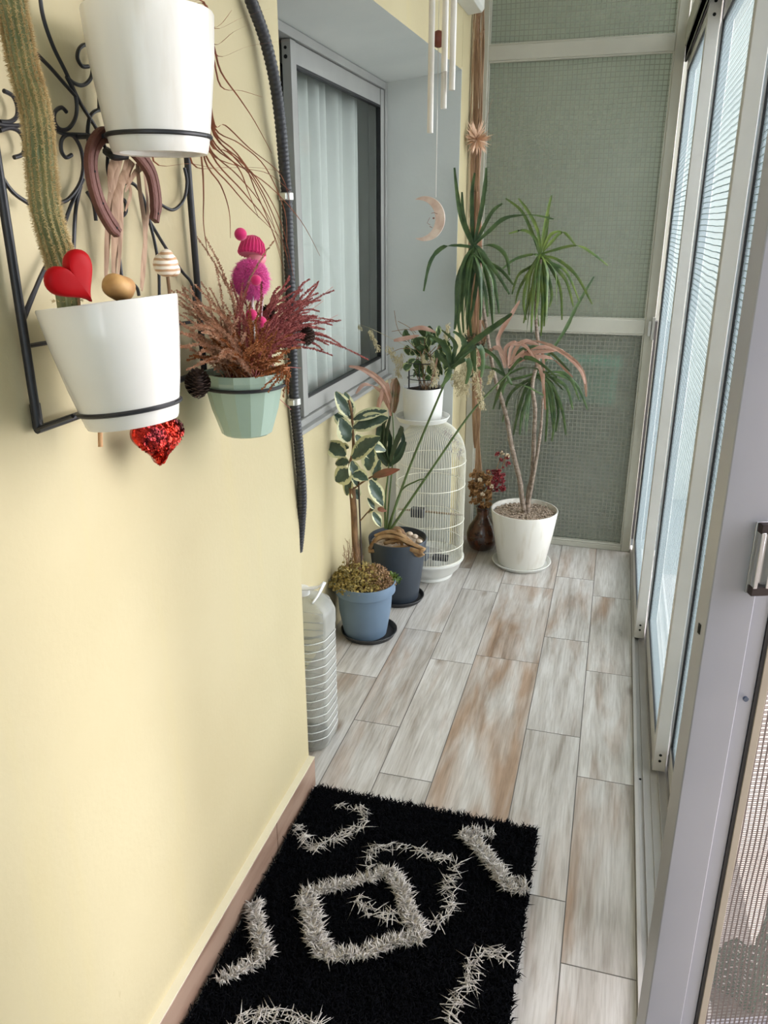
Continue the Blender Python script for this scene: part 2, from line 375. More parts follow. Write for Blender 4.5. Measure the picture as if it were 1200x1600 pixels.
gv = [bm.verts.new(p) for p in [(-1.3, -1.5, -0.12), (0.45, -1.5, -0.12), (0.45, 3.8, -0.12), (-1.3, 3.8, -0.12)]]
bm.faces.new(list(reversed(gv))).material_index = 1
bm.to_mesh(me); bm.free()
fo = bpy.data.objects.new('floor', me); col.objects.link(fo); fo['kind'] = 'structure'

b = MB(); b.box(-1.3, WX, -1.5, Y0, 0, 2.65); struct('wall_left', b, YEL, bevel=0.004)
b = MB(); b.box(-1.3, WIN, Y0, Y1, 0, 0.868); struct('wall_under_window', b, YEL, smooth=False)
# lintel: yellow face, white soffit
b = MB(); b.cur = 0
b.add([(WX, Y0, SOF), (PXF, Y1, SOF), (PXF, Y1, 2.65), (WX, Y0, 2.65)], [(0,1,2,3)])
b.cur = 1; b.add([(WX, Y0, SOF), (PXF, Y1, SOF), (WIN-0.01, Y1, 2.028), (WIN-0.01, Y0, 2.028)], [(0,3,2,1)])
b.add([(WIN-0.01, Y0, 2.028), (WIN-0.01, Y1, 2.028), (-1.3, Y1, 2.028), (-1.3, Y0, 2.028)], [(3,2,1,0)])
struct('wall_above_window', b, [YEL, WHT], smooth=False)
# far pier: yellow face, white return
b = MB(); b.cur = 0; b.box(-1.3, PXF, Y1+0.004, YE+0.1, 0, 2.65); b.cur = 1; b.box(-1.3, PXF, Y1, Y1+0.004, 0, SOF+0.01)
struct('wall_far_left', b, [YEL, WHT], smooth=False)
b = MB(); b.box(-1.3, 0.45, -1.5, YE+0.1, 2.65, 2.75); struct('ceiling', b, CEI, smooth=False)
b = MB(); b.box(-1.3, 0.45, -1.6, -1.5, -0.1, 1.0); struct('wall_behind', b, YEL, smooth=False)  # unseen, kept at parapet height so sky light enters from behind
# skirting tiles
b = MB(); ys = [-1.4, -0.9, -0.32, 0.28, 0.86, 1.46, Y0-0.004]
for i in range(len(ys)-1): b.box(WX-0.002, -0.701, ys[i]+0.0012, ys[i+1]-0.0012, 0, 0.092)
sk = struct('baseboard_left', b, SKIRT, bevel=0.002)
b = MB(); b.box(WX, -0.7015, -1.4, Y0-0.005, 0.0925, 0.0955); tag(b.build('cap', SKEDGE, parent=None, smooth=False), kind='structure').name = 'trim_3'

# room seen dimly behind the house window
b = MB(); b.box(-2.3, -2.2, 1.2, 4.2, 0, 2.65); b.box(-2.2, -1.3, 4.1, 4.2, 0, 2.65); b.box(-2.2, -1.3, 1.2, 1.3, 0, 2.65); b.box(-2.3, -1.3, 1.2, 4.2, -0.05, 0); b.box(-2.3, -1.3, 1.2, 4.2, 2.03, 2.08); b.box(-2.2, -1.25, 1.2, 4.2, 0.4, 0.86)
struct('wall_indoor', b, mat('indoor_wall', (120, 118, 112), 0.8), smooth=False)

# ---- window_1: sliding aluminium house window
def frame_ring(b, axis, p0, p1, a0, a1, z0, z1, t, tb=None):
    """rectangular ring of profile: thickness p0..p1 along the plane normal, a0..a1 along the wall"""
    tb = tb or t
    def bx(a, c, z, zz):
        if axis == 'x': b.box(p0, p1, a, c, z, zz)
        else: b.box(a, c, p0, p1, z, zz)
    bx(a0, a0+t, z0, z1); bx(a1-t, a1, z0, z1); bx(a0+t, a1-t, z0, z0+tb); bx(a0+t, a1-t, z1-t, z1)
win = thing('window_1', (WIN, 2.55, 0.87), kind='structure')
b = MB(); frame_ring(b, 'x', WIN-0.075, WIN, Y0+0.002, Y1-0.002, 0.868, 2.026, 0.026, 0.030)
b.box(WIN-0.01, WIN+0.022, Y0+0.002, Y1-0.002, 0.862, 0.876)
b.build('window_frame', ALU2, win, bevel=0.002)
def sash(y0, y1, xo, st, pr, screws=False):
    s = MB(); z0, z1 = 0.900, 1.998
    s.box(xo-0.028, xo, y0, y0+st, z0, z1); s.box(xo-0.028, xo, y1-st, y1, z0, z1)
    s.box(xo-0.026, xo-0.004, y0+st, y1-st, z0, z0+0.055); s.box(xo-0.026, xo-0.004, y0+st, y1-st, z1-0.058, z1)
    fr = s.build('sash', ALU2, pr, bevel=0.0015)
    s = MB(); t_ = 0.005
    for a in ((y0+st, y0+st+t_, z0+0.055, z1-0.058), (y1-st-t_, y1-st, z0+0.055, z1-0.058)): s.box(xo-0.020, xo-0.002, *a)
    s.box(xo-0.020, xo-0.002, y0+st, y1-st, z1-0.066, z1-0.058); s.box(xo-0.020, xo-0.002, y0+st, y1-st, z0+0.055, z0+0.062)
    s.build('gasket', RUB, fr, smooth=False)
    s = MB(); s.box(xo-0.015, xo-0.011, y0+st, y1-st, z0+0.055, z1-0.058); s.build('pane', GLS, fr, smooth=False)
    if screws:
        s = MB()
        for z, rr in ((z1-0.022, 0.0045), (z1-0.045, 0.0055), (z0+0.05, 0.0055), (z0+0.03, 0.004)):
            s.tube([(xo-0.016, y0-0.001, z), (xo-0.016, y0+0.002, z)], rr, 12)
        s.build('screw_hole', HOLE, fr)
sash(2.400, 3.368, WIN-0.006, 0.042, win, True)
sash(1.765, 2.47, WIN-0.042, 0.042, win)
# curtain
b = MB(); n = 160
vs = []; fs = []
for i in range(n+1):
    y = 2.30 + 0.99*i/n
    x = -1.045 + 0.016*math.sin(i*0.42) + 0.010*math.sin(i*0.23+1)
    for z in (0.60, 1.3, 2.02): vs.append((x + (0.006*math.sin(i*0.8) if z < 1 else 0), y + (0.03*(1.3-z) if z < 1.3 else 0)*(i/n), z))
for i in range(n):
    for k in range(2): a = i*3+k; fs.append((a, a+1, a+4, a+3))
b.add(vs, fs); o = b.build('curtain', CURT, ang=180, solid=0.0015)
tag(o, 'pale grey voile curtain hanging in folds behind the house window pane', 'curtain')

# ---- window_2: glazed end wall
ew = thing('window_2', (-0.24, YE, 0), kind='structure')
b = MB()
xl, xr = -0.655, 0.166
b.box(xl-0.004, xl+0.04, YE-0.002, YE+0.045, 0, 2.65); b.box(0.125, xr, YE-0.002, YE+0.045, 0, 2.65)
b.box(xl+0.03, 0.125, YE, YE+0.045, 0, 0.026)
b.box(xl+0.03, 0.125, YE, YE+0.045, 1.040, 1.102); b.box(xl+0.03, 0.125, YE, YE+0.045, 2.142, 2.200); b.box(xl+0.03, 0.125, YE, YE+0.045, 2.60, 2.65)
b.box(xl+0.04, 0.125, YE+0.0, YE+0.012, 0.026, 0.034)
b.build('frame', ALUD, ew, bevel=0.003)
b = MB()
for z0, z1 in ((0.03, 1.04), (1.102, 2.142), (2.2, 2.6)):
    frame_ring(b, 'y', YE+0.004, YE+0.02, xl+0.04, 0.125, z0, z1, 0.006)
b.build('glazing_bead', ALUD, ew, smooth=False)
for z0, z1 in ((0.03, 1.045), (1.10, 2.145), (2.195, 2.605)):
    b = MB(); b.box(xl+0.035, 0.13, YE+0.024, YE+0.029, z0, z1); b.build('pane', FG, ew, smooth=False)
b = MB(); b.box(0.138, 0.15, YE-0.018, YE, 1.035, 1.10); b.box(0.153, 0.165, YE-0.026, YE, 1.02, 1.115); b.build('latch', ALU, ew, bevel=0.001)

# what lies beyond the end wall
OUTW = mat('neighbour_wall', (150, 150, 138), 0.9, c2=(128, 130, 120), scale=2)
b = MB(); b.box(-1.6, 0.9, 5.25, 5.35, -0.2, 3.4); struct('wall_neighbour', b, OUTW, smooth=False)
b = MB(); b.box(-1.6, 0.9, YE+0.12, 5.25, -0.25, -0.2)
struct('floor_neighbour', b, mat('neighbour_floor', (80, 84, 82), 0.9), smooth=False)
b = MB(); b.box(-0.62, 0.30, 4.45, 4.5, -0.2, 1.02)
struct('wall_parapet', b, mat('parapet', (44, 44, 42), 0.9, c2=(60, 57, 54), scale=3), smooth=False)
# teal crate dimly behind the frosted pane
b = MB(); b.box(-0.36, 0.02, 3.98, 4.2, 0.66, 0.86); b.box(-0.38, 0.04, 3.96, 4.22, 0.84, 0.87)
o = b.build('crate', mat('teal_plastic', (40, 120, 108), 0.5), bevel=0.01); tag(o, 'teal plastic crate blurred behind the lower frosted pane of the end wall', 'crate')
b = MB(); b.box(-0.5, 0.10, 3.96, 4.24, 0.60, 0.655); b.box(-0.5, -0.46, 3.98, 4.2, -0.2, 0.6); b.box(0.06, 0.10, 3.98, 4.2, -0.2, 0.6)
o = b.build('shelf', mat('dark_shelf', (70, 66, 62), 0.7), smooth=False); tag(o, 'dark low bench standing under the teal crate beyond the end wall', 'bench')

# ---- sliding glass panels on the right
def panel(name, x0, ya, yb, z0=0.016, z1=2.150, gm=None):
    p = thing(name, (x0+0.017, (ya+yb)/2, z0), kind='structure')
    x1 = x0+0.035; st = 0.045
    b = MB(); b.box(x0, x1, ya, ya+st, z0, z1); b.box(x0, x1, yb-st, yb, z0, z1)
    b.box(x0+0.002, x1-0.002, ya+st, yb-st, z0, z0+0.07); b.box(x0+0.002, x1-0.002, ya+st, yb-st, z1-0.085, z1)
    b.build('frame', ALU, p, bevel=0.0015)
    b = MB()
    b.box(x0+0.003, x1-0.003, ya+st, ya+st+0.006, z0+0.07, z1-0.085); b.box(x0+0.003, x1-0.003, yb-st-0.006, yb-st, z0+0.07, z1-0.085)
    b.box(x0+0.003, x1-0.003, ya+st, yb-st, z0+0.07, z0+0.074); b.box(x0+0.003, x1-0.003, ya+st, yb-st, z1-0.089, z1-0.085)
    b.build('gasket', RUB, p, smooth=False)
    b = MB(); b.box(x0+0.008, x0+0.012, ya+st, yb-st, z0+0.07, z1-0.085); b.build('pane', gm or WG1, p, smooth=False)
    b = MB()
    for z, r_ in ((z0+0.035, 0.0042), (z0+0.055, 0.0042), (z1-0.04, 0.005), (z1-0.075, 0.005)):
        b.tube([(x0+0.0175, ya-0.001, z), (x0+0.0175, ya+0.002, z)], r_, 12)
    b.build('screw', HOLE, p)
    b = MB(); b.box(x0+0.004, x1-0.006, ya-0.0008, ya+0.002, z0+0.08, z1-0.1)
    return p
panel('window_3', 0.177, 2.835, 3.735)
panel('window_4', 0.219, 2.035, 2.905)
panel('window_5', 0.261, 1.43, 2.105)
panel('added_window_6', 0.303, -1.45, 0.85, gm=WG6)  # unseen panel added to cut the daylight on the near wall

# track
b = MB()
prof = [(0.170, -0.1), (0.170, 0.017), (0.179, 0.017), (0.181, 0.004), (0.1935, 0.004), (0.1935, 0.013), (0.1955, 0.013), (0.1955, 0.004), (0.2145, 0.004), (0.2145, 0.009), (0.2165, 0.009), (0.2165, 0.004),
        (0.2355, 0.004), (0.2355, 0.013), (0.2375, 0.013), (0.2375, 0.004), (0.2565, 0.004), (0.2565, 0.009), (0.2585, 0.009), (0.2585, 0.004), (0.2775, 0.004), (0.2775, 0.013), (0.2795, 0.013), (0.2795, 0.004),
        (0.300, 0.004), (0.302, 0.02), (0.31, 0.02), (0.31, -0.1)]
vs = [(x, y, z) for y in (-1.5, YE+0.05) for x, z in prof]; k = len(prof)
b.add(vs, [(i, i+1, i+1+k, i+k) for i in range(k-1)] + [tuple(range(k)), tuple(range(k, 2*k))])
struct('trim_1', b, TRACK, smooth=False)
b = MB()
for y in (2.0, 1.32, 0.7): b.tube([(0.187, y, 0.0035), (0.187, y, 0.0052)], 0.0035, 12)
tr1 = b.build('screw', HOLE); tr1['kind'] = 'structure'; tr1.name = 'trim_4'
b = MB(); b.box(0.160, 0.32, -1.5, YE+0.05, 2.155, 2.235); b.box(0.160, 0.32, -1.5, YE+0.05, 2.60, 2.65)
for y in (3.70, 2.4, 1.1, -0.2): b.box(0.17, 0.21, y, y+0.04, 2.235, 2.60); b.box(0.166, 0.176, -1.5, YE, 2.10, 2.16)
struct('trim_2', b, ALUD, bevel=0.003)

for y0_, y1_ in ((2.44, 3.70), (1.14, 2.4), (-0.16, 1.1)):  # upper panes put in above the header to let more sky light in
    fl = MB(); fl.box(0.188, 0.192, y0_, y1_, 2.235, 2.60); struct('window_7' if y0_ > 2 else ('window_8' if y0_ > 1 else 'window_9'), fl, WG1, smooth=False)
# ---- door_1: glazed leaf standing at an angle, its lock edge towards the wall
B0 = Vector((0.168, 1.125, 0)); D = Vector((0.944, 0.330, 0)).normalized(); E = Vector((-0.330, 0.944, 0)).normalized(); U = Vector((0, 0, 1))
dr = thing('door_1', B0, kind='structure')
H = 2.14
b = MB()
b.obox(B0, D*0.068, E*0.035, U*H)
b.obox(B0+D*0.068+E*0.006, D*0.028, E*0.024, U*H)
b.obox(B0+D*0.50, D*0.07, E*0.035, U*H)
b.obox(B0+D*0.07, D*0.44, E*0.035, U*0.09); b.obox(B0+D*0.07+U*(H-0.09), D*0.44, E*0.035, U*0.09)
b.build('frame', LEAF_ALU, dr, bevel=0.002)
b = MB(); b.obox(B0+D*0.0955+E*0.004+U*0.09, D*0.006, E*0.026, U*(H-0.18)); b.obox(B0+D*0.494+E*0.004+U*0.09, D*0.006, E*0.026, U*(H-0.18))
b.build('gasket', RUB, dr, smooth=False)
b = MB(); b.obox(B0+D*0.1015+E*0.003+U*0.09, D*0.013, E*0.028, U*(H-0.18)); b.obox(B0+D*0.481+E*0.003+U*0.09, D*0.013, E*0.028, U*(H-0.18))
b.build('glazing_bead', mat('beige_bead', (172, 162, 148), 0.5), dr, bevel=0.001)
# pane drawn in its own axes so the wire pattern lies in its plane
b = MB(); b.obox(B0+D*0.114+E*0.015+U*0.09, D*0.368, E*0.004, U*(H-0.18)); b.build('pane', WG3, dr, smooth=False)
def rayface(x, y, off=0.0):
    d = ray(x, y); n = E; t = ((B0+E*off)-CAM).dot(n)/d.dot(n); return CAM+d*t
h0 = rayface(1163, 925); h1 = rayface(1170, 815)
zt, zb = h1.z, h0.z; tt = (h0-B0).dot(D)
hd = MB()
o_ = B0 + D*tt
hd.obox(o_+U*zb-E*0.003, D*0.030, E*0.003, U*(zt-zb))
hp = hd.build('handle', mat('handle_metal', (196, 198, 204), 0.25, metal=0.7), dr, bevel=0.001)
b = MB(); b.obox(o_+D*0.003+U*(zb+0.012)-E*0.016, D*0.006, E*0.013, U*(zt-zb-0.024)); b.obox(o_+D*0.021+U*(zb+0.012)-E*0.016, D*0.006, E*0.013, U*(zt-zb-0.024))
b.obox(o_+D*0.008+U*(zb+0.014)-E*0.007, D*0.014, E*0.004, U*(zt-zb-0.028))
b.build('grip', mat('bright_metal', (215, 216, 220), 0.2, metal=0.8), hp, bevel=0.0008)
b = MB()
for z in (zb, zt-0.014): b.obox(o_+D*0.002+U*z-E*0.015, D*0.026, E*0.012, U*0.014)
b.build('end_bracket', mat('dark_bracket', (48, 36, 36), 0.5), hp, bevel=0.001)
p = rayface(1165, 1092); b = MB(); b.tube([p-E*0.002, p+E*0.002], 0.004, 14); b.build('screw', mat('blue_screw', (96, 106, 126), 0.3, metal=0.5), dr)
q = B0 + E*0.0175 + U*PY(1092, 983, 1.14).z
b = MB(); b.obox(q-D*0.001-U*0.008-E*0.0035, D*0.002, E*0.007, U*0.016); b.build('keyhole', HOLE, dr, smooth=False)

# ------------------------------------------------------------------ outside
b = MB(); b.box(-3, 30, -20, 30, -6.1, -6.0); struct('ground_outside', b, mat('street', (172, 164, 156), 0.9, c2=(150, 140, 132), scale=0.6), smooth=False)
b = MB(); b.box(0.9, 5.5, -3, 2.6, -3.2, -3.0); b.box(0.9, 5.5, -3, 2.6, -6, -3.2)
o = b.build('roof_terrace', mat('terracotta', (222, 178, 160), 0.85, c2=(244, 232, 224), scale=2.4, contrast=(0.42, 0.58)), smooth=False)
tag(o, 'pinkish terrace roof seen through the wired door pane, outside and below', 'roof', kind='structure')

b = MB(); b.box(0.36, 3.2, 0.82, 0.97, -3.0, 3.2); struct('light_blocker_right', b, mat('light_blocker_render', (168, 160, 146), 0.9), smooth=False)  # unseen wall added to keep daylight off the near wall and door leaf
# green netting hanging outside the door pane
NET = mat('green_net', (8, 66, 44), 0.7, c2=(14, 84, 56), scale=20)
b = MB(); 
def netp(u, v):
    # u along the facade, v upward
    return Vector((0.30 + 0.24*u + 0.012*math.sin(7*v), 1.46 + 0.03*math.sin(9*u+2*v) + 0.012*math.sin(23*u), -0.50 + v))
# written as real crossed cords on a wavy sheet
def nettop(u): return 0.34 + 0.62*u + 0.05*math.sin(u*9)
nu, nv = 26, 92
pts = {}
for i in range(nu):
    for j in range(nv):
        u = i/(nu-1)*1.2; v = j*0.0115
        if v <= nettop(u): pts[i, j] = netp(u, v)
for (i, j), p in pts.items():
    for di, dj in ((1, 0), (0, 1), (1, 1)) if (i+j) % 2 else ((1, 0), (0, 1)):
        q = pts.get((i+di, j+dj))
        if q is not None:
            t = (q-p); sd = t.cross(Vector((0, 1, 0))).normalized()*0.0031
            dp = Vector((0, 0.0031, 0))
            b.add([p-sd, p+dp, p+sd, q-sd, q+dp, q+sd], [(0,1,4,3), (1,2,5,4), (2,0,3,5)])
o = b.build('shade_net', NET, smooth=False); tag(o, 'dark green mesh netting bunched outside the lower part of the door pane', 'netting')

#@@OBJECTS
# ------------------------------------------------------------------ shared plant builders
def arc_leaf(b, c, az, el, L, W, droop, n=9, fold=0.3, curl=0, tip=1.0):
    """leaf that leaves c at azimuth az, elevation el, and bends over under its weight"""
    p = Vector(c); pts = [p.copy()]; e = el; a = az
    for i in range(n):
        st = L/n
        p = p + Vector((math.cos(e)*math.cos(a), math.cos(e)*math.sin(a), math.sin(e)))*st
        pts.append(p.copy()); e = max(-1.5, e - droop*(0.6+i*0.18)/n*2); a += curl/n
    wd = [W*min(1, 0.55+2.2*t)*(1-t**2.2)**0.8*0.5+0.0004 for t in [i/n for i in range(n+1)]]
    side = Vector((-math.sin(az), math.cos(az), 0))
    b.blade(pts, wd, side, fold)
def planter(parent, c, rim, base, h, z0, m, wall=0.006, lip=0.0, lipw=0.0, n=56, floor_gap=0.0):
    b = MB()
    z1 = z0+h
    pr = [(base*0.86, z0), (base, z0+0.004), (base+(rim-base)*0.5, z0+h*0.48)]
    if lip: pr += [(rim-(rim-base)*lip/h-lipw, z1-lip), (rim-lipw*0.2, z1-lip+0.002), (rim, z1-0.004)]
    else: pr += [(rim, z1-0.003)]
    pr += [(rim-0.001, z1), (rim-wall+0.001, z1), (rim-wall, z1-0.004), (base-wall+(rim-base)*0.35, z0+h*0.4), (base-wall, z0+0.012), (0.004, z0+0.012)]
    b.lathe(pr, (c[0], c[1], 0), n)
    return b.build('pot', m, parent)
def saucer(parent, c, r, z0, h, m, name='saucer'):
    b = MB(); b.lathe([(r*0.86, z0), (r*0.9, z0+0.001), (r, z0+h-0.002), (r-0.001, z0+h), (r-0.004, z0+h), (r*0.88, z0+0.005), (0.003, z0+0.005)], (c[0], c[1], 0), 48)
    return b.build(name, m, parent)
def soil(parent, c, r, z, m, name='soil', bump=0.006, k=40):
    b = MB(); n = 28; vs = [(c[0], c[1], z+bump)]; fs = []
    rings = 7
    for i in range(1, rings+1):
        for j in range(n):
            a = 2*PI*j/n; rr = r*i/rings
            vs.append((c[0]+rr*math.cos(a), c[1]+rr*math.sin(a), z+(R.uniform(-bump, bump) if i < rings else -bump*0.5)))
    for j in range(n): fs.append((0, 1+j, 1+(j+1) % n))
    for i in range(rings-1):
        for j in range(n):
            a = 1+i*n+j; c2 = 1+i*n+(j+1) % n; fs.append((a, a+n, c2+n, c2))
    b.add(vs, fs)
    return b.build(name, m, parent, ang=180)
def rnd(a, b_): return R.uniform(a, b_)

# ------------------------------------------------------------------ rug
rx0, rx1, ry0, ry1 = -0.690, -0.078, 0.30, 1.705
rug = thing('rug', ((rx0+rx1)/2, (ry0+ry1)/2, 0), 'black shaggy rug with pale grey yarn diamonds lying on the tile floor', 'rug')
BLKY = mat('black_yarn', (9, 10, 13), 0.95, c2=(15, 16, 20), scale=50, spec=0.05)
GRYY = mat('grey_yarn', (214, 208, 202), 0.9, c2=(156, 150, 144), scale=70, spec=0.1)
b = MB(); b.box(rx0, rx1, ry0, ry1, 0.0, 0.010); b.build('backing', BLKY, rug, bevel=0.003)
def rugedge(y): return 0.0
def in_rug(x, y):
    return rx0 < x < rx1 and ry0 < y < ry1
rng = np.random.default_rng(3)
def strands(P, Dv, L, W, droop=0.5):
    """P base points, Dv unit directions, thin tapering 3 sided strands"""
    n = len(P); vs = np.zeros((n, 7, 3)); 
    up = np.array([0, 0, 1.0])
    s1 = np.cross(Dv, up+rng.normal(0, .2, (n, 3))); s1 /= np.linalg.norm(s1, axis=1)[:, None]; s2 = np.cross(Dv, s1)
    mid = P + Dv*(L*0.55)[:, None]; bend = rng.normal(0, 1, (n, 3)); bend[:, 2] = -np.abs(bend[:, 2])*0.7
    tip = P + Dv*L[:, None] + bend*(L*droop*0.5)[:, None]
    tip[:, 2] = np.maximum(tip[:, 2], 0.013)
    for k in range(3):
        a = 2*np.pi*k/3; o = (s1*np.cos(a)+s2*np.sin(a))*W[:, None]
        vs[:, k] = P+o; vs[:, 3+k] = mid+o*1.05
    vs[:, 6] = tip
    f4 = np.array([[0,1,4,3],[1,2,5,4],[2,0,3,5]]); f3 = np.array([[3,4,6],[4,5,6],[5,3,6]])
    return vs, f4, f3
def strand_obj(name, P, Dv, L, W, m, parent, droop=0.5):
    vs, f4, f3 = strands(P, Dv, L, W, droop); n = len(P); off = LOC[parent.name]
    me = bpy.data.meshes.new(name); V = vs.reshape(-1, 3)-np.array(off)
    base = (np.arange(n)*7)[:, None, None]
    q = (f4[None]+base).reshape(-1); t = (f3[None]+base).reshape(-1)
    me.vertices.add(len(V)); me.vertices.foreach_set('co', V.reshape(-1))
    loops = np.concatenate([q, t]); me.loops.add(len(loops)); me.loops.foreach_set('vertex_index', loops)
    nq, ntt = n*3, n*3
    ls = np.concatenate([np.arange(nq)*4, nq*4+np.arange(ntt)*3]); lt = np.concatenate([np.full(nq, 4), np.full(ntt, 3)])
    me.polygons.add(nq+ntt); me.polygons.foreach_set('loop_start', ls)
    me.materials.append(m); me.update(); me.validate()
    me.polygons.foreach_set('use_smooth', [True]*len(me.polygons))
    o = bpy.data.objects.new(name, me); col.objects.link(o); o.parent = parent; o['kind'] = 'stuff'; return o
n = 52000
P = np.stack([rng.uniform(rx0-0.004, rx1+0.004, n), rng.uniform(0.75, ry1+0.004, n), np.full(n, 0.008)], 1)
Dv = np.stack([rng.normal(0, .42, n), rng.normal(0, .42, n), np.full(n, 1.0)], 1)
Dv[:, 0] = np.where(P[:, 0] < -0.675, np.abs(Dv[:, 0])*0.5, Dv[:, 0])
Dv /= np.linalg.norm(Dv, axis=1)[:, None]
strand_obj('pile', P, Dv, rng.uniform(0.014, 0.025, n), rng.uniform(0.0010, 0.0018, n), BLKY, rug, 0.6)
n = 9000
P = np.stack([rng.uniform(rx0, rx1, n), rng.uniform(ry0, 0.75, n), np.full(n, 0.008)], 1)
Dv = np.stack([rng.normal(0, .42, n), rng.normal(0, .42, n), np.full(n, 1.0)], 1); Dv /= np.linalg.norm(Dv, axis=1)[:, None]
strand_obj('pile', P, Dv, rng.uniform(0.016, 0.026, n), rng.uniform(0.0025, 0.004, n), BLKY, rug, 0.6)
motifs = [  # photo points of each band, band half width in m, strands per metre, strand length, flop
 ([(461,1291),(487,1326),(533,1305),(571,1286)], 0.013, 480, 0.042, 'thin'), ([(571,1286),(566,1262),(529,1258)], 0.009, 330, 0.036, 'thin'),
 ([(722,1300),(748,1322),(781,1363),(797,1388),(829,1386)], 0.016, 2600, 0.030, 'thick'), ([(735,1298),(771,1303)], 0.010, 1500, 0.03, 'thick'),
 ([(575,1354),(582,1326),(627,1321),(673,1335),(716,1346)], 0.010, 330, 0.046, 'thin'), ([(716,1346),(697,1387),(706,1412),(690,1443),(664,1438)], 0.010, 330, 0.046, 'thin'),
 ([(473,1396),(524,1384),(578,1371),(606,1358)], 0.012, 2600, 0.028, 'thick'), ([(606,1358),(627,1387),(637,1421),(658,1466)], 0.016, 2900, 0.030, 'thick'),
 ([(658,1466),(615,1470),(575,1487),(510,1494)], 0.012, 2600, 0.030, 'thick'), ([(508,1494),(491,1461),(486,1424),(475,1398)], 0.019, 3100, 0.030, 'thick'),
 ([(557,1403),(575,1420),(600,1428),(628,1436)], 0.015, 480, 0.044, 'thin'),
 ([(396,1410),(405,1461),(417,1494)], 0.013, 3000, 0.030, 'thick'), ([(417,1494),(389,1508),(342,1531)], 0.010, 2300, 0.026, 'thick'),
 ([(804,1503),(767,1485),(737,1499),(739,1536),(711,1559),(700,1610)], 0.015, 420, 0.046, 'thin'),
 ([(374,1594),(421,1583),(459,1590),(500,1604)], 0.015, 480, 0.044, 'thin'), ([(374,1594),(340,1650),(420,1720),(500,1680),(500,1604)], 0.015, 480, 0.044, 'thin')]
Pl = []; Dl = []; Ll = []; Wl = []
for pts, hw, dens, L, kind in motifs:
    W3 = [PZ(x, y, 0.026) for x, y in pts]
    for i in range(len(W3)-1):
        a, c = W3[i], W3[i+1]; ln = (c-a).length; k = max(3, int(ln*dens)); t = (c-a).normalized(); s = Vector((-t.y, t.x, 0))
        for _ in range(k):
            q = a.lerp(c, rnd(-0.03, 1.03)); off = rnd(-hw, hw)
            q = q + s*off
            if kind == 'thick':
                d = (s*rnd(0.2, 1.0)*(1 if off > 0 else -1) + t*rnd(-0.5, 0.5) + Vector((0, 0, rnd(0.15, 0.6))))
            else:
                an = rnd(0, 2*PI); d = Vector((math.cos(an), math.sin(an), rnd(0.05, 0.3)))
            d.normalize()
            ll = L*rnd(0.55, 1.15)
            st = q - d*ll*0.4
            x = min(max(st.x, rx0+0.004), rx1-0.004)
            Pl.append((x, st.y, 0.021 if kind == 'thick' else 0.0225)); Dl.append(tuple(d)); Ll.append(ll); Wl.append(rnd(0.0013, 0.0019) if kind == 'thick' else rnd(0.0010, 0.0014))
strand_obj('yarn_pattern', np.array(Pl), np.array(Dl), np.array(Ll), np.array(Wl), GRYY, rug, 0.35)['label'] = 'pale grey yarn tufts forming diamonds'

# ------------------------------------------------------------------ wall plant rack
RX = -0.705
rack = thing('plant_rack', (RX, 1.03, 1.25), 'tall black wrought iron plant rack with scrolls hung on the yellow wall', 'plant rack')
def onr(x, y, d=0.0): return PX(x, y, RX+d)
cL = onr(57, 672); zb = cL.z
yl, yr = cL.y+0.004, PX(300, 340, RX).y
b = MB()
b.tube([Vector((RX, yl, zb)), Vector((RX, yl, 2.03))], 0.0058, 10)
b.tube([Vector((RX, yr, zb)), Vector((RX, yr, 2.03))], 0.0058, 10)
b.tube([Vector((RX, yl-0.003, zb)), Vector((RX, yr+0.003, zb))], 0.0055, 10)
top = [Vector((RX, yl + (yr-yl)*(0.5-0.5*math.cos(PI*i/14)), 2.03+0.16*math.sin(PI*i/14))) for i in range(15)]
b.tube(top, 0.0058, 10)
b.build('frame', BLK, rack)
def scroll(pts, r=0.0026):
    b = MB(); b.tube(spline([onr(x, y) for x, y in pts], 7), r, 8); return b.build('scroll', BLK, rack)
S = [ # traced ironwork
 [(60,-40),(66,20),(82,70),(103,113),(125,160),(150,200),(165,232)],
 [(118,150),(100,130),(78,105),(51,78)],
 [(138,104),(128,103),(121,90),(124,76),(134,70),(143,80),(145,100),(142,122),(130,133),(116,130),(104,120)],
 [(104,120),(118,150),(119,180),(108,200),(94,202),(85,190),(86,175),(96,168),(104,175)],
 [(86,203),(100,209),(116,210),(140,211)],
 [(112,242),(103,246),(96,236),(96,220),(104,211),(116,214),(127,235),(130,262),(124,288),(108,310),(92,318)],
 [(6,142),(20,150),(27,166),(26,182),(16,190),(0,190)],
 [(0,204),(16,200),(30,206),(38,222),(36,240),(22,246)],
 [(-10,192),(10,196),(34,196)],
 [(-20,225),(0,270),(20,300),(45,318)],
 [(130,280),(112,318),(100,352)],
 [(126,290),(118,330),(115,395)],
 [(140,232),(137,205),(142,180),(156,172),(168,180),(172,200),(170,222)],
 [(148,-20),(152,60),(154,110),(155,172)],
 [(200,-30),(201,10)],[(230,-40),(237,10)],
 [(170,232),(168,262),(176,300),(182,330),(190,338),(197,330),(195,314),(186,310)],
 [(186,290),(206,286),(222,305),(232,340),(240,356),(262,392),(285,425),(300,445),(304,485)],
 [(232,340),(242,380),(248,420),(249,470)],
 [(249,318),(270,328),(287,312),(292,285),(288,262)],
 [(180,375),(186,400),(191,440)],
 [(176,440),(192,436),(205,442),(214,450),(217,462)],
 [(65,432),(50,462),(35,498)],
 [(136,300),(146,318),(150,345)],
]
for s_ in S: scroll(s_)
scroll([(37,500),(64,432),(92,380)], 0.0030)
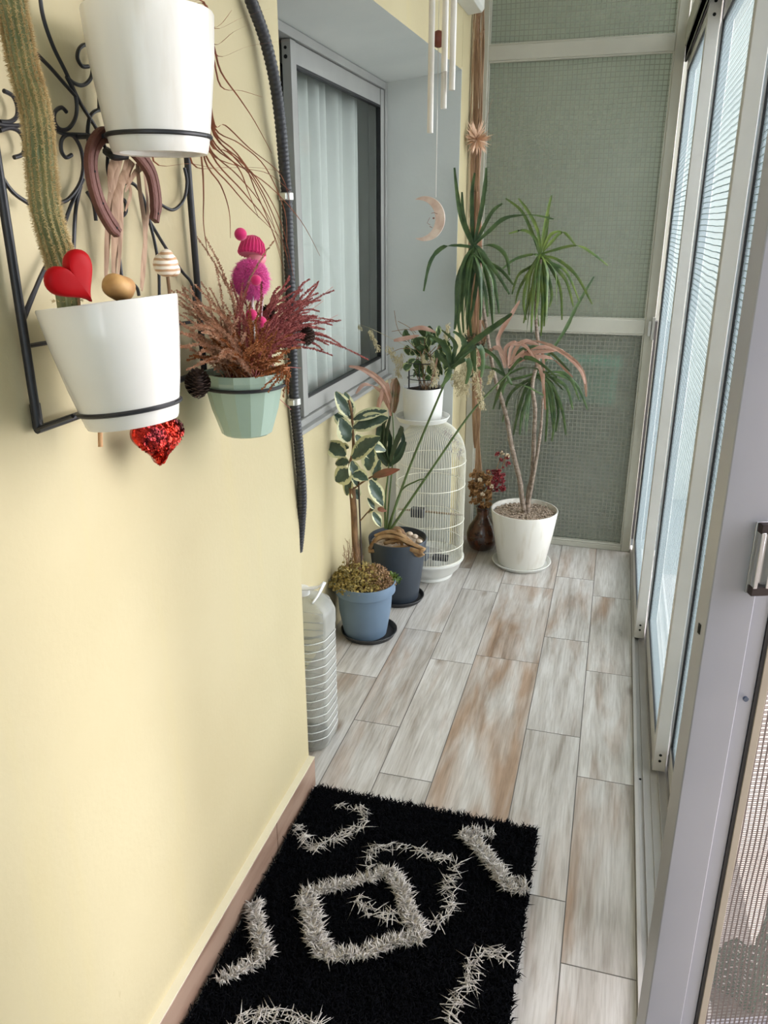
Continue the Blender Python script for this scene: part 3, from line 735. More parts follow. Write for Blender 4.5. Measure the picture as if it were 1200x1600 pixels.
b = MB(); b.tube([onr(42, 541), onr(94, 532)], 0.003, 8); b.tube([onr(94, 532), onr(300, 503)], 0.003, 8); b.build('crossbar', BLK, rack)
hk = onr(67, 650)
b = MB(); b.box(RX-0.014, RX-0.006, hk.y-0.006, hk.y+0.007, hk.z-0.018, hk.z+0.016); hb = b.build('hanging_tab', BLK, rack, bevel=0.001)
b = MB(); b.tube([(RX-0.0065, hk.y, hk.z-0.004), (RX-0.0050, hk.y, hk.z-0.004)], 0.003, 12); b.build('slot', mat('slot_metal', (150, 140, 110), 0.5), hb)

def ring_holder(c, r, z, arm):
    b = MB(); n = 40
    b.tube([Vector((c[0]+r*math.cos(2*PI*i/n), c[1]+r*math.sin(2*PI*i/n), z)) for i in range(n+1)], 0.0030, 8, cap=False)
    if arm: b.tube([Vector((RX, c[1]+arm, z)), Vector((c[0]-math.sqrt(max(0, r*r-arm*arm)), c[1]+arm, z))], 0.003, 8); b.tube([Vector((RX, c[1]-arm, z)), Vector((c[0]-math.sqrt(max(0, r*r-arm*arm)), c[1]-arm, z))], 0.003, 8)
    return b.build('ring', BLK, rack)

def rackpot(c, rim, base, z0, h):
    return c, rim, base, z0, h
# three pots carried by the rack, sizes and places measured
C1 = PX(243, 150, -0.600); C1z0 = PX(262, 236, -0.600).z; 
C2 = PX(188, 560, -0.600); C3 = PX(383, 620, -0.625)
P1 = (C1.x, C1.y); P2 = (C2.x, C2.y); P3 = (C3.x, C3.y)
def width_at(c, z, px):   # radius whose outline spans px pixels at point c
    d = (Vector((c[0], c[1], z))-CAM).dot(CF); return px/2*d/FPX
# upper white pot
z0 = PX(264, 243, P1[0]).z; z1 = PX(240, 22, P1[0]).z
r1 = width_at(P1, z1, 206)*0.985; rb1 = width_at(P1, z0, 150)*0.98
t = thing('potted_grass', (P1[0], P1[1], z0), 'white round pot of dried brown grass on the upper ring of the rack', 'potted plant')
b = MB(); h = z1-z0
b.lathe([(rb1*0.80, z0+0.006), (rb1*0.84, z0+0.001), (rb1*0.97, z0), (rb1*1.0, z0+0.004), (rb1*1.05, z0+0.018), (rb1+(r1-rb1)*0.45, z0+h*0.35), (rb1+(r1-rb1)*0.82, z0+h*0.68), (r1, z1-0.002), (r1-0.001, z1), (r1-0.004, z1), (rb1, z0+0.03), (0.003, z0+0.03)], (P1[0], P1[1], 0), 64)
b.build('pot', STREAKPOT, t)
soil(t, P1, r1*0.9, z1-0.02, SOIL)
ring_holder(P1, width_at(P1, z0+0.022, 158)*1.0, z0+0.021, 0.03)
GRASS = mat('dried_red_grass', (166, 104, 76), 0.6, c2=(128, 74, 54), scale=30)
b = MB()
blades = [  # photo traces: the tuft fans out behind the pot towards the window
 [(330,40),(345,38),(362,16)],[(335,45),(380,27),(424,13)],[(335,70),(365,50),(390,38)],[(340,88),(390,72),(452,63)],[(345,112),(375,155),(398,190),(425,240)],[(345,135),(378,142),(410,152)],
 [(335,195),(352,196),(390,232),(440,275),(455,330)],[(335,205),(370,240),(410,300),(440,370),(452,420)],[(335,212),(380,255),(400,300),(425,360),(446,430)],
 [(330,220),(360,250),(420,290),(470,345),(500,400)],[(325,235),(380,262),(420,272),(455,300)],[(320,240),(360,290),(395,330),(440,372)],[(330,215),(372,262),(388,300),(404,340)],
 [(315,250),(318,300),(318,350),(325,400)],[(320,250),(345,290),(358,330),(360,372)],[(330,240),(380,300),(420,350),(440,400)],[(300,255),(350,262),(400,262),(440,268)],
 [(335,200),(375,225),(415,262),(445,330),(448,385)],[(325,228),(372,275),(412,325),(450,402)],[(240,252),(300,256),(350,268)],[(335,208),(365,245),(395,280),(420,330),(436,380)],[(330,226),(356,238),(402,280),(440,350),(460,440)],
]
ctr = Vector((P1[0], P1[1], z1-0.012))
for tr in blades:
    xo = rnd(-0.655, -0.60)
    pp = [PX(x, y, xo+0.018*i) if False else PX(x, y, xo) for i, (x, y) in enumerate(tr)]
    pp = spline([ctr+Vector((rnd(-0.02, 0.0), rnd(0.0, 0.05), 0)), ctr.lerp(pp[0], 0.7)+Vector((0, 0.02, 0.035))] + pp, 5)
    n = len(pp); b.blade(pp, [0.0013*(1-(i/(n-1))**2)+0.0003 for i in range(n)], (1, 0.2, 0.3), 0.2)
b.build('dried_grass', GRASS, t)
# lower white pot, leaning a little in its ring
z0 = PX(218, 652, P2[0]).z; z1 = PX(183, 470, P2[0]).z
r2 = width_at(P2, z1, 219)*0.985; rb2 = width_at(P2, z0, 142)
t2 = thing('potted_cactus', (P2[0], P2[1], z0), 'white round pot with a tall curving cactus on the lower left ring of the rack', 'potted plant')
h = z1-z0; fh = Vector((CF.x, CF.y, 0)).normalized(); fh = (Vector((P2[0], P2[1], 0))).normalized(); rh = Vector((fh.y, -fh.x, 0))
M2 = Matrix.Rotation(math.radians(-5.5), 3, fh) @ Matrix.Rotation(math.radians(-4.5), 3, rh)
PV = Vector((P2[0], P2[1], (z0+z1)/2))
def tl(x, y, z): return PV + M2 @ (Vector((P2[0]+x, P2[1]+y, z))-PV)
cc2 = PV
b = MB()
b.lathe([(r_, z-PV.z) for r_, z in [(rb2*0.80, z0+0.006), (rb2*0.84, z0+0.001), (rb2*0.97, z0), (rb2*1.0, z0+0.004), (rb2*1.05, z0+0.018), (rb2+(r2-rb2)*0.42, z0+h*0.35), (rb2+(r2-rb2)*0.76, z0+h*0.68), (r2, z1-0.002), (r2-0.001, z1), (r2-0.004, z1), (rb2, z0+0.03), (0.003, z0+0.03)]], PV, 64, M2)
b.build('pot', POTW, t2)
zs2 = z1-0.016
b = MB(); b.lathe([(r2*0.90, zs2-0.004-PV.z), (r2*0.88, zs2-PV.z), (0.01, zs2+0.003-PV.z)], PV, 30, M2); b.build('soil', SOIL, t2)
rg = width_at(P2, z0+0.02, 152)*1.02
b = MB(); b.tube([tl(rg*math.cos(2*PI*i/40), rg*math.sin(2*PI*i/40), z0+0.021) for i in range(41)], 0.0030, 8, cap=False)
for a_ in (0.045, -0.045): b.tube([Vector((RX, P2[1]+a_, zb+0.001)), tl(-rg*0.85, a_, z0+0.021)], 0.003, 8)
b.build('ring', BLK, rack)
Z2 = z1
# cactus
CACT = mat('cactus_skin', (92, 102, 62), 0.6, c2=(128, 124, 78), scale=26)
cp = [(100,425),(92,400),(84,372),(72,330),(66,280),(62,230),(58,190),(50,150),(38,110),(28,60),(18,10),(10,-50)]
cx = P2[0]-0.045
cpts = spline([PX(x, y, cx) for x, y in cp], 5); 
cpts[0].z = zs2-0.005
def prad(px, p): return px/2*(p-CAM).dot(CF)/FPX
b = MB(); nr = 14; n = len(cpts); vs = []; fs = []
for i, p in enumerate(cpts):
    tt_ = (cpts[min(i+1, n-1)]-cpts[max(0, i-1)]).normalized(); sd = tt_.cross(Vector((1, 0, 0))).normalized(); bb = tt_.cross(sd)
    rr = prad(42 if i > 8 else 34+i, p)*(0.97+0.04*math.sin(i*0.9))
    for k in range(nr*2):
        a = PI*k/nr; q = rr*(1.0 if k % 2 == 0 else 0.84); vs.append(p+(sd*math.cos(a)+bb*math.sin(a))*q)
m2 = nr*2
for i in range(n-1):
    for k in range(m2): fs.append((i*m2+k, i*m2+(k+1) % m2, (i+1)*m2+(k+1) % m2, (i+1)*m2+k))
b.add(vs, fs); cac = b.build('cactus', CACT, t2, ang=30)
Pn, Dn, Ln = [], [], []
for i in range((n-1)*5):
    f = i/5; i0 = int(f); fr = f-i0; p = cpts[i0].lerp(cpts[i0+1], fr)
    tt_ = (cpts[i0+1]-cpts[i0]).normalized(); sd = tt_.cross(Vector((1, 0, 0))).normalized(); bb = tt_.cross(sd); rr = prad(41, p)*0.98
    for k in range(nr):
        a = 2*PI*k/nr; o_ = sd*math.cos(a)+bb*math.sin(a)
        for _ in range(4):
            d = (o_ + Vector((rnd(-.8, .8), rnd(-.8, .8), rnd(-.8, .8)))).normalized(); Pn.append(tuple(p+o_*rr)); Dn.append(tuple(d)); Ln.append(rnd(0.003, 0.007))
strand_obj('spines', np.array(Pn), np.array(Dn), np.array(Ln), np.full(len(Pn), 0.00022), mat('cactus_spines', (206, 184, 132), 0.6, c2=(170, 140, 88), scale=12), t2, 0.1)

# heart ornament on a pick, beige stone, striped snail shell, dried leaf bundle, horseshoe
def heart2(n=48, s=1.0):
    out = []
    for i in range(n):
        a = 2*PI*i/n; x = 16*math.sin(a)**3; y = 13*math.cos(a)-5*math.cos(2*a)-2*math.cos(3*a)-math.cos(4*a); out.append((x/17*s, y/17*s))
    return out
def heart_solid(c, s, th, ax, ay, n=48, puff=1.0, squash=1.0):
    ax = Vector(ax).normalized(); ay = Vector(ay).normalized(); az_ = ax.cross(ay).normalized(); ay = az_.cross(ax)
    b = MB(); H2 = heart2(n, s); c = Vector(c); layers = []
    prof = [(0.0, th/2*1.0), (0.5, th/2*0.99), (0.8, th/2*0.9), (0.93, th/2*0.68), (1.0, th/2*0.3), (1.0, -th/2*0.3), (0.93, -th/2*0.68), (0.8, -th/2*0.9), (0.5, -th/2*0.99), (0.0, -th/2)]
    vs = []
    for k, d in prof:
        if puff > 1: d = (1 if d > 0 else -1)*th/2*math.sqrt(max(0, 1-k**2.2))
        for x, y in H2: vs.append(c+ax*x*k+ay*(y*squash*k)+az_*d)
    fs = []
    for i in range(len(prof)-1):
        for j in range(n): fs.append((i*n+j, i*n+(j+1) % n, (i+1)*n+(j+1) % n, (i+1)*n+j))
    b.add(vs, fs); return b
REDV = mat('red_velvet', (168, 8, 16), 0.45, c2=(148, 5, 12), scale=12, spec=0.12)
hc = PX(113, 434, P2[0]+0.012)
wdir = (Vector((0.42, 0.90, 0))*0.83+Vector((0, 0, 0.56))); 
hrt = thing('heart_ornament', hc, 'glossy red heart pick standing in the white cactus pot', 'ornament')
b = heart_solid(hc, prad(92, hc), 0.018, wdir, Vector((-0.42, -0.90, 0))*0.56+Vector((0, 0, 0.83))); b.build('heart', REDV, hrt)
b = MB(); b.tube([hc+Vector((-0.004, 0.012, -0.02)), Vector((hc.x-0.015, hc.y+0.022, zs2-0.03))], 0.0018, 8); b.build('stick', BROWNB, hrt)
# stone
STN = mat('tan_stone', (196, 154, 96), 0.6, c2=(160, 112, 66), scale=28, contrast=(0.4, 0.7))
sc_ = PX(186, 449, P2[0]+0.01); b = MB(); b.ell(sc_, 0.020, prad(62, sc_), 0.0165, 18, 12)
b.v = [(x+0.002*math.sin(90*y), y, z+0.002*math.sin(130*y+60*x)) for x, y, z in b.v]
tag(b.build('stone', STN), 'rough tan stone lying in the cactus pot beside the red heart', 'stone')
# shell on a stick
SHL = mat('striped_shell', (226, 208, 184), 0.35)
t_ = SHL.node_tree; wv = N(t_, 'ShaderNodeTexWave'); wv.bands_direction = 'Z'; wv.inputs['Scale'].default_value = 42; wv.inputs['Distortion'].default_value = 1.2
tcn = N(t_, 'ShaderNodeTexCoord'); t_.links.new(tcn.outputs['Object'], wv.inputs[0]); rr = N(t_, 'ShaderNodeValToRGB'); rr.color_ramp.elements[0].color = lin((190, 150, 112)); rr.color_ramp.elements[1].color = lin((236, 224, 206)); rr.color_ramp.elements[0].position = 0.2; rr.color_ramp.elements[1].position = 0.6
t_.links.new(wv.outputs['Color'], rr.inputs[0]); t_.links.new(rr.outputs[0], t_.nodes['Principled BSDF'].inputs['Base Color'])
s0 = PX(259, 413, P2[0]-0.01)
sh = thing('snail_shell', s0, 'banded cream snail shell on a stick above the white cactus pot', 'shell')
b = MB(); rr_ = prad(44, s0); b.ell(s0, rr_*0.85, rr_, rr_*0.86, 20, 12); b.ell(s0+Vector((0.006, -0.006, rr_*0.55)), rr_*0.5, rr_*0.5, rr_*0.5); b.ell(s0+Vector((0.004, rr_*0.55, -rr_*0.4)), rr_*0.55, rr_*0.5, rr_*0.5)
b.build('shell', SHL, sh)
b = MB(); b.tube([s0-Vector((0, -0.002, rr_*0.5)), Vector((s0.x, s0.y+0.004, zs2-0.02))], 0.0024, 8); b.build('stick', BROWNB, sh)
# dried leaf bundle hanging behind the horseshoe
dl = thing('dried_leaf_bundle', PX(185, 250, RX+0.01), 'long dried pinkish brown leaves tied behind the rusty horseshoe', 'dried leaves')
b = MB()
for tr, wd in (([(190,245),(178,290),(172,340),(168,400),(166,440)], .006), ([(205,250),(186,300),(182,350),(180,410),(178,440)], .007), ([(200,245),(190,300),(190,360),(185,436)], .005), ([(215,255),(220,300),(228,360),(226,420),(222,455)], .0045), ([(225,262),(232,330),(224,400),(220,450)], .003),
               ([(190,240),(176,262),(172,300)], .006), ([(210,255),(200,270),(190,285),(184,310)], .006), ([(228,258),(212,270),(196,300)], .004), ([(196,280),(205,300),(196,330)], .003)):
    pp = spline([PX(x, y, RX+0.010+rnd(0, 0.014)) for x, y in tr], 5); n = len(pp); b.blade(pp, [wd*(0.35+0.65*math.sin(PI*min(1, 0.15+0.85*i/(n-1)))) for i in range(n)], (0.25, 1, 0), 0.35)
b.build('leaves', TAN, dl)
RUST = mat('rusty_iron', (110, 70, 60), 0.6, c2=(92, 54, 44), scale=16, bump=0.3, bscale=80, metal=0.2)
hs = [(240,348),(244,330),(243,300),(238,272),(226,248),(205,232),(180,214),(160,214),(146,232),(142,256),(146,285),(156,318),(170,345),(184,364)]
hs = [(241,345),(244,318),(240,285),(232,262),(214,238),(190,218),(164,210),(148,226),(142,252),(146,285),(156,318),(170,345),(184,364)]
hp3 = spline([PX(x, y, RX+0.035-0.0*i) for i, (x, y) in enumerate(hs)], 4)
b = MB(); n = len(hp3); vs = []; fs = []
for i, p in enumerate(hp3):
    tt_ = (hp3[min(i+1, n-1)]-hp3[max(0, i-1)]).normalized(); nx = Vector((1, 0, 0)); sd = tt_.cross(nx).normalized()
    hwid = prad(23, p)*(0.72 if i < 3 or i > n-3 else 1.0)
    for a_, d_ in ((-1, -0.004), (-1, 0.003), (-0.75, 0.005), (-0.12, 0.005), (0, 0.0028), (0.12, 0.005), (0.75, 0.005), (1, 0.003), (1, -0.004)): vs.append(p+sd*hwid*a_+nx*d_)
k = 9
for i in range(n-1):
    for j in range(k): fs.append((i*k+j, i*k+(j+1) % k, (i+1)*k+(j+1) % k, (i+1)*k+j))
fs += [tuple(range(k)), tuple(reversed([(n-1)*k+j for j in range(k)]))]
hsh = thing('horseshoe', hp3[n//2], 'rusty brown horseshoe hanging open end down on the rack', 'horseshoe')
b.add(vs, fs); ho = b.build('shoe', RUST, hsh, ang=35)
for i in (2, n-3, n-9, n-15):
    b = MB(); b.tube([hp3[i]+Vector((0.0045, 0, 0)), hp3[i]+Vector((0.0056, 0, 0))], 0.0016, 8); b.build('nail_hole', HOLE, ho)
b = MB(); b.tube([hp3[n//2]+Vector((0, -0.004, 0.004)), PX(190, 205, RX)], 0.0012, 6); b.build('wire', BLK, hsh)
# black clasp knob near the horseshoe top
b = MB(); b.tube(spline([onr(166, 236), onr(180, 244, .02), onr(198, 242, .03)], 4), 0.006, 8); b.build('hook', BLK, rack)

# sequin heart hanging below
SEQ = mat('red_sequins', (214, 48, 26), 0.16, c2=(92, 10, 16), scale=24, metal=0.75, contrast=(0.42, 0.6), bump=0.0)
q = PX(246, 684, -0.665)
sq = thing('sequin_heart', q, 'hanging puffy heart of red flip sequins below the white cactus pot', 'ornament')
b = heart_solid(q, prad(112, q), 0.044, Vector((0.22, 0.95, -0.12)), (0, 0.06, 1), puff=2, squash=0.76); core = b.build('heart', SEQ, sq)
b = MB(); s_ = prad(112, q); H2 = heart2(60, s_)
ax = Vector((0.22, 0.95, -0.12)).normalized(); ay = Vector((0, 0.06, 1)); azz = ax.cross(ay).normalized(); ay = azz.cross(ax)
for i in range(900):
    # sequins: small tilted discs on the puffed face
    j = R.randrange(60); k = math.sqrt(rnd(0, 1)); x, y = H2[j]; d = 0.0225*math.sqrt(max(0, 1-k**2.2))+0.0006
    sg = 1 if (azz.x > 0) else -1
    for face in (sg,):
        p = q+ax*x*k+ay*(y*0.76*k)+azz*d*face
        nn = (azz*face*1.2+ax*(x*k/s_)+ay*(y*k/s_)+Vector((rnd(-.5, .5), rnd(-.5, .5), rnd(-.5, .5)))).normalized(); u_ = nn.orthogonal().normalized(); v_ = nn.cross(u_)
        b.add([p+nn*0.0007+(u_*math.cos(PI*a/3)+v_*math.sin(PI*a/3))*0.0026 for a in range(6)], [tuple(range(6))])
tag(b.build('sequins', SEQ, sq, smooth=False), kind='stuff')
b = MB(); b.tube([q+Vector((0, 0, 0.02)), Vector((RX, q.y+0.01, zb+0.02))], 0.0008, 6); b.build('thread', BLK, sq)
# wooden stick end poking out under the pot
b = MB(); a_ = PX(156, 662, -0.655); c_ = PX(157, 698, -0.655); b.tube([a_+(a_-c_)*1.2, c_], 0.0032, 10)
tag(b.build('wooden_stick', mat('pale_wood', (196, 150, 104), 0.7)), 'short pale wooden stick hanging down below the left of the cactus pot', 'stick')

# sage pot with heather
z0 = PX(395, 672, P3[0]).z; z1 = PX(379, 580, P3[0]).z+0.0
r3 = width_at(P3, z1, 126)*1.0; rb3 = width_at(P3, z0, 78)
t3 = thing('potted_heather', (P3[0], P3[1], z0), 'sage green faceted pot of dried reddish heather on the right ring of the rack', 'potted plant')
b = MB(); n = 16; vs = []; fs = []; h = z1-z0
for r_, z in ((rb3*0.9, z0), (rb3, z0+0.003), (rb3+(r3-rb3)*0.55, z0+h*0.42), (r3*0.985, z1-0.016), (r3, z1-0.012), (r3, z1), (r3-0.004, z1), (r3-0.005, z1-0.01), (rb3-0.003, z0+0.01), (0.003, z0+0.01)):
    for k in range(n): a = 2*PI*(k+0.5)/n; vs.append((P3[0]+r_*math.cos(a), P3[1]+r_*math.sin(a), z))
for i in range(9):
    for k in range(n): fs.append((i*n+k, i*n+(k+1) % n, (i+1)*n+(k+1) % n, (i+1)*n+k))
fs.append(tuple(reversed(range(n)))); b.add(vs, fs); b.build('pot', SAGE, t3, smooth=True, ang=12)
zs3 = z1-0.012; soil(t3, P3, r3*0.9, zs3, SOIL)
ring_holder(P3, r3*0.985+0.002, z1-0.024, 0.035)
HM = [mat('heather_red', (184, 106, 100), 0.8, c2=(146, 72, 72), scale=60), mat('heather_rust', (182, 116, 66), 0.8, c2=(140, 80, 44), scale=60), mat('heather_beige', (212, 172, 146), 0.8, c2=(176, 130, 102), scale=60)]
def sprig(b, p, d, L, bend, dens=170, r=0.0078):
    pts = [Vector(p)]; d = Vector(d).normalized(); n = 10
    for i in range(n):
        d = (d+Vector((rnd(-.10, .10), rnd(-.10, .10), -bend*0.1+rnd(-.06, .06)))).normalized(); pts.append(pts[-1]+d*L/n)
    b.tube(pts, [0.0011*(1-i/n*0.7) for i in range(n+1)], 4, cap=False)
    for j in range(int(L*dens*10)):
        f = rnd(0.16, 1)*n; i = min(n-1, int(f)); q = pts[i].lerp(pts[i+1], f-i); tdir = (pts[i+1]-pts[i]).normalized()
        o_ = (Vector((rnd(-1, 1), rnd(-1, 1), rnd(-1, 1)))+tdir*0.9).normalized(); rr = r*(1.15-0.8*f/n)*rnd(.6, 1.2); s = o_.cross(tdir)
        if s.length < 1e-3: continue
        s = s.normalized()*0.0012; e_ = q+o_*rr; v_ = o_.cross(s).normalized()*0.001
        b.add([q, q+o_*rr*0.55-s, e_, q+o_*rr*0.55+s, q+o_*rr*0.5+v_], [(0,1,2,3), (0,1,2,4)])
ctr3 = Vector((P3[0], P3[1], zs3))
for ci, (m_, dirs) in enumerate(((HM[0], [(470,440,.5),(482,455,.8),(488,490,.5),(470,510,.2),(455,470,.4),(462,430,.9),(440,500,.3),(498,492,.6),(480,530,.3),(432,452,.3),(450,485,.7),(475,475,.1),(460,520,.6),(415,440,.4),(486,500,.2),(470,462,.7),(455,445,.2),(380,470,.6),(390,455,.2),(372,440,.8)]),
                         (HM[1], [(340,530,.4),(365,520,.7),(390,515,.8),(410,530,.9),(430,540,.7),(350,550,.6),(318,540,.3),(400,490,.9),(420,500,.5),(370,490,.5),(440,530,.6),(385,535,1.0),(360,540,.9),(425,520,.95),(345,510,.4),(410,560,1.0),(440,560,.9)]),
                         (HM[2], [(300,440,.3),(312,460,.3),(305,490,.4),(320,480,.5),(300,520,.4),(332,470,.3),(310,430,.2),(322,500,.6),(345,480,.5),(330,370,.2),(312,545,.6),(340,455,.2),(300,470,.7),(325,520,.8),(350,500,.7),(308,505,.9)]))):
    b = MB()
    for x, y, dx in dirs*(4 if ci != 2 else 3):
        x += rnd(-9, 9); y += rnd(-9, 9)
        e_ = PX(x, y, P3[0]-0.055+0.11*dx); st = ctr3+Vector((rnd(-.03, .03), rnd(-.03, .03), 0)); v_ = e_-st
        sprig(b, st, v_+Vector((0, 0, v_.length*0.35)), v_.length*1.08, 0.75)
    b.build('heather_sprigs', m_, t3, smooth=False)
b = MB()
for x, y in ((400,600),(410,612),(425,612),(438,616),(395,585),(452,618)):   # sprig drooping over the rim
    e_ = PX(x, y, P3[0]+0.06); st = ctr3+Vector((0.03, 0.01, 0.01)); mid = Vector((P3[0]+r3+0.012, P3[1]+0.01, z1+0.008))
    v_ = mid-st; sprig(b, mid, (e_-mid), (e_-mid).length, 0.1, 150, 0.007); sprig(b, st, v_, v_.length, 0)
b.build('drooping_sprig', HM[1], t3, smooth=False)
b = MB()
for e_ in ((520,448),(528,492),(455,640),(470,575),(505,470)): 
    pt = PX(e_[0], e_[1], P3[0]+0.02); b.tube(spline([ctr3+Vector((0, .03, .02)), ctr3.lerp(pt, .6)+Vector((0, 0, .01)), pt], 5), 0.0006, 4)
b.build('thin_twig', HM[0], t3)

# pine cones
CONE = mat('pine_cone', (84, 62, 52), 0.7, c2=(48, 34, 30), scale=40)
def cone(name, c, r, h, axis, label):
    b = MB(); c = Vector(c); ax_ = Vector(axis).normalized(); u_ = ax_.orthogonal().normalized(); v_ = ax_.cross(u_)
    b.ell(c, r*0.5, r*0.5, h*0.45, M=Matrix((u_, v_, ax_)).transposed())
    nsc = 90
    for i in range(nsc):
        f = i/nsc; a = i*2.39996; rr = r*math.sin(PI*(0.12+0.80*f))**0.7; z = (f-0.5)*h
        d = u_*math.cos(a)+v_*math.sin(a); q = c+ax_*z+d*rr*0.4; tip = c+ax_*(z+h*0.10)+d*rr; s = d.cross(ax_)*rr*0.34
        b.add([q-s*0.5, q+s*0.5, tip+s, tip-s, tip+ax_*h*0.05+d*rr*0.05, q-ax_*0.002], [(0,1,2,3), (3,2,4), (0,3,2,5), (5,2,1)])
    return tag(b.build(name, CONE, smooth=False), label, 'pine cone')
cone('pine_cone', PX(309, 602, -0.650), 0.0205, 0.045, (0.2, -0.2, 1), 'dark pine cone hanging between the white cactus pot and the sage pot')
cone('pine_cone', PX(480, 527, P3[0]+0.025), 0.016, 0.034, (0, .5, 1), 'dark pine cone at the right edge of the heather by the window')
cone('pine_cone', PX(417, 492, P3[0]-0.02), 0.016, 0.030, (0, .2, 1), 'dark pine cone in the middle of the heather behind the doll')

# doll pick
PINK = mat('pink_knit', (214, 36, 112), 0.85, c2=(190, 24, 94), scale=60, sheen=0.3)
FUZ = mat('magenta_fur', (246, 100, 184), 0.85, c2=(236, 74, 166), scale=30, sheen=0.3)
d0 = PX(392, 436, P3[0]+0.005); s1 = prad(1, d0)*2
doll = thing('doll_pick', d0, 'pink knitted doll with bobble hat on a stick in the heather pot', 'doll')
b = MB(); hatc = PX(394, 390, P3[0]+0.005); b.lathe([(18*s1, -9*s1), (21*s1, -7*s1), (20*s1, 0), (17*s1, 10*s1), (10*s1, 18*s1), (3*s1, 21*s1)], hatc, 24, Matrix.Rotation(-0.35, 3, 'X'))
hat = b.build('hat', PINK, doll)
b = MB()
for k in range(24):
    a = 2*PI*k/24; M3 = Matrix.Rotation(-0.35, 3, 'X')
    b.tube([hatc+M3@Vector((r_*s1*math.cos(a), r_*s1*math.sin(a), z*s1)) for r_, z in ((19.4, -9), (21.4, -6), (20.4, 0), (17.4, 10), (10.4, 18), (3.2, 21))], 0.0011, 5)
b.build('rib', PINK, hat)
pc = PX(376, 366, P3[0]+0.005); b = MB(); b.ell(pc, 9.5*s1, 9.5*s1, 9.5*s1); b.build('bobble', PINK, hat)
b = MB(); fc = PX(402, 404, P3[0]+0.012); b.ell(fc, 14*s1, 14*s1, 12*s1); b.build('face', mat('doll_skin', (232, 150, 160), 0.7), doll)
b = MB(); b.ell(d0, 22*s1, 24*s1, 25*s1); body = b.build('body', FUZ, doll)
Pn, Dn = [], []
for i in range(5200):
    v_ = Vector((R.gauss(0, 1), R.gauss(0, 1), R.gauss(0, 1))).normalized(); Pn.append(tuple(d0+Vector((v_.x*22*s1, v_.y*24*s1, v_.z*25*s1))))
    v_ = (v_+Vector((rnd(-.5, .5), rnd(-.5, .5), rnd(-.6, .3)))).normalized(); Dn.append(tuple(v_))
strand_obj('fur', np.array(Pn), np.array(Dn), rng.uniform(0.006, 0.012, len(Pn)), np.full(len(Pn), 0.0004), FUZ, doll, 0.4)
b = MB(); bc = PX(400, 438, P3[0]+0.05); b.ell(bc, 8*s1, 8*s1, 8*s1); b.build('front_bobble', PINK, doll)
for fx, fy in ((393,492),(408,503)):
    b = MB(); p_ = PX(fx, fy, P3[0]+0.02); b.ell(p_, 9*s1, 9*s1, 9*s1); ft_ = b.build('foot', PINK, doll)
    b = MB(); b.tube([p_, PX(fx+4, 455, P3[0]+0.012)], 0.0011, 6); b.build('cord', mat('pale_cord', (214, 190, 196), 0.6), ft_)
b = MB(); b.tube([d0, Vector((d0.x, d0.y+0.004, zs3-0.01))], 0.0022, 8); b.build('stick', mat('clear_stick', (222, 214, 206), 0.3), doll)

# ------------------------------------------------------------------ corrugated cable hose on the wall corner
HOSE = mat('black_hose', (48, 49, 54), 0.4, c2=(40, 41, 46), scale=20)
def hp(x, y, X_): return PX(x, y, X_)
hpts = [hp(372,-60,-0.700), hp(392,0,-0.700), hp(412,55,-0.698), hp(428,120,-0.692), hp(438,190,-0.690), hp(444,260,-0.700), hp(448,307,-0.705), hp(451,380,-0.705), hp(454,460,-0.705), hp(457,560,-0.705), hp(460,627,-0.705), hp(467,700,-0.705), hp(472,770,-0.707), hp(470,820,-0.720), hp(466,860,-0.735)]
hs_ = spline(hpts, 8)
hose = thing('cable_hose', hs_[0], 'black corrugated hose bowing down the wall corner beside the window', 'hose')
# dense resample with ribs
L_ = [0]
for i in range(1, len(hs_)): L_.append(L_[-1]+(hs_[i]-hs_[i-1]).length)
tot = L_[-1]; n = int(tot/0.0022); pts = []; rad = []; j = 0
for i in range(n+1):
    d = tot*i/n
    while j < len(L_)-2 and L_[j+1] < d: j += 1
    f = (d-L_[j])/max(1e-9, L_[j+1]-L_[j]); pts.append(hs_[j].lerp(hs_[j+1], f)); rad.append(0.0122 if (i//2) % 2 else 0.0110)
b = MB(); b.tube(pts, rad, 18); b.build('tube', HOSE, hose, ang=60)
CL = mat('clamp_metal', (196, 196, 190), 0.3, metal=0.7)
for x, y in ((448,307),(460,627)):
    p_ = PX(x, y, -0.705); b = MB(); b.lathe([(0.0135, -0.008), (0.0150, -0.007), (0.0150, 0.007), (0.0135, 0.008)], p_, 28); b.box(-0.7185, p_.x-0.004, p_.y-0.014, p_.y-0.008, p_.z-0.0075, p_.z+0.0075)
    b.box(p_.x-0.006, p_.x+0.006, p_.y-0.022, p_.y-0.012, p_.z-0.006, p_.z+0.006)
    b.build('clamp', CL, hose, bevel=0.0006)

# pipe cover high on the wall
b = MB(); pr = [(-0.664, 2.262), (-0.606, 2.268), (-0.597, 2.28), (-0.597, 2.335), (-0.606, 2.346), (-0.664, 2.35)]
vs = [(x, y, z) for y in (1.8, 3.50) for x, z in pr]; k = 6
b.add(vs, [(i, (i+1) % k, (i+1) % k+k, i+k) for i in range(k)]+[tuple(reversed(range(k))), tuple(range(k, 2*k))])
tag(b.build('pipe_cover', mat('white_trunking', (226, 226, 220), 0.4), smooth=False, bevel=0.003), 'white plastic pipe cover box running along the wall above the window', 'pipe cover')

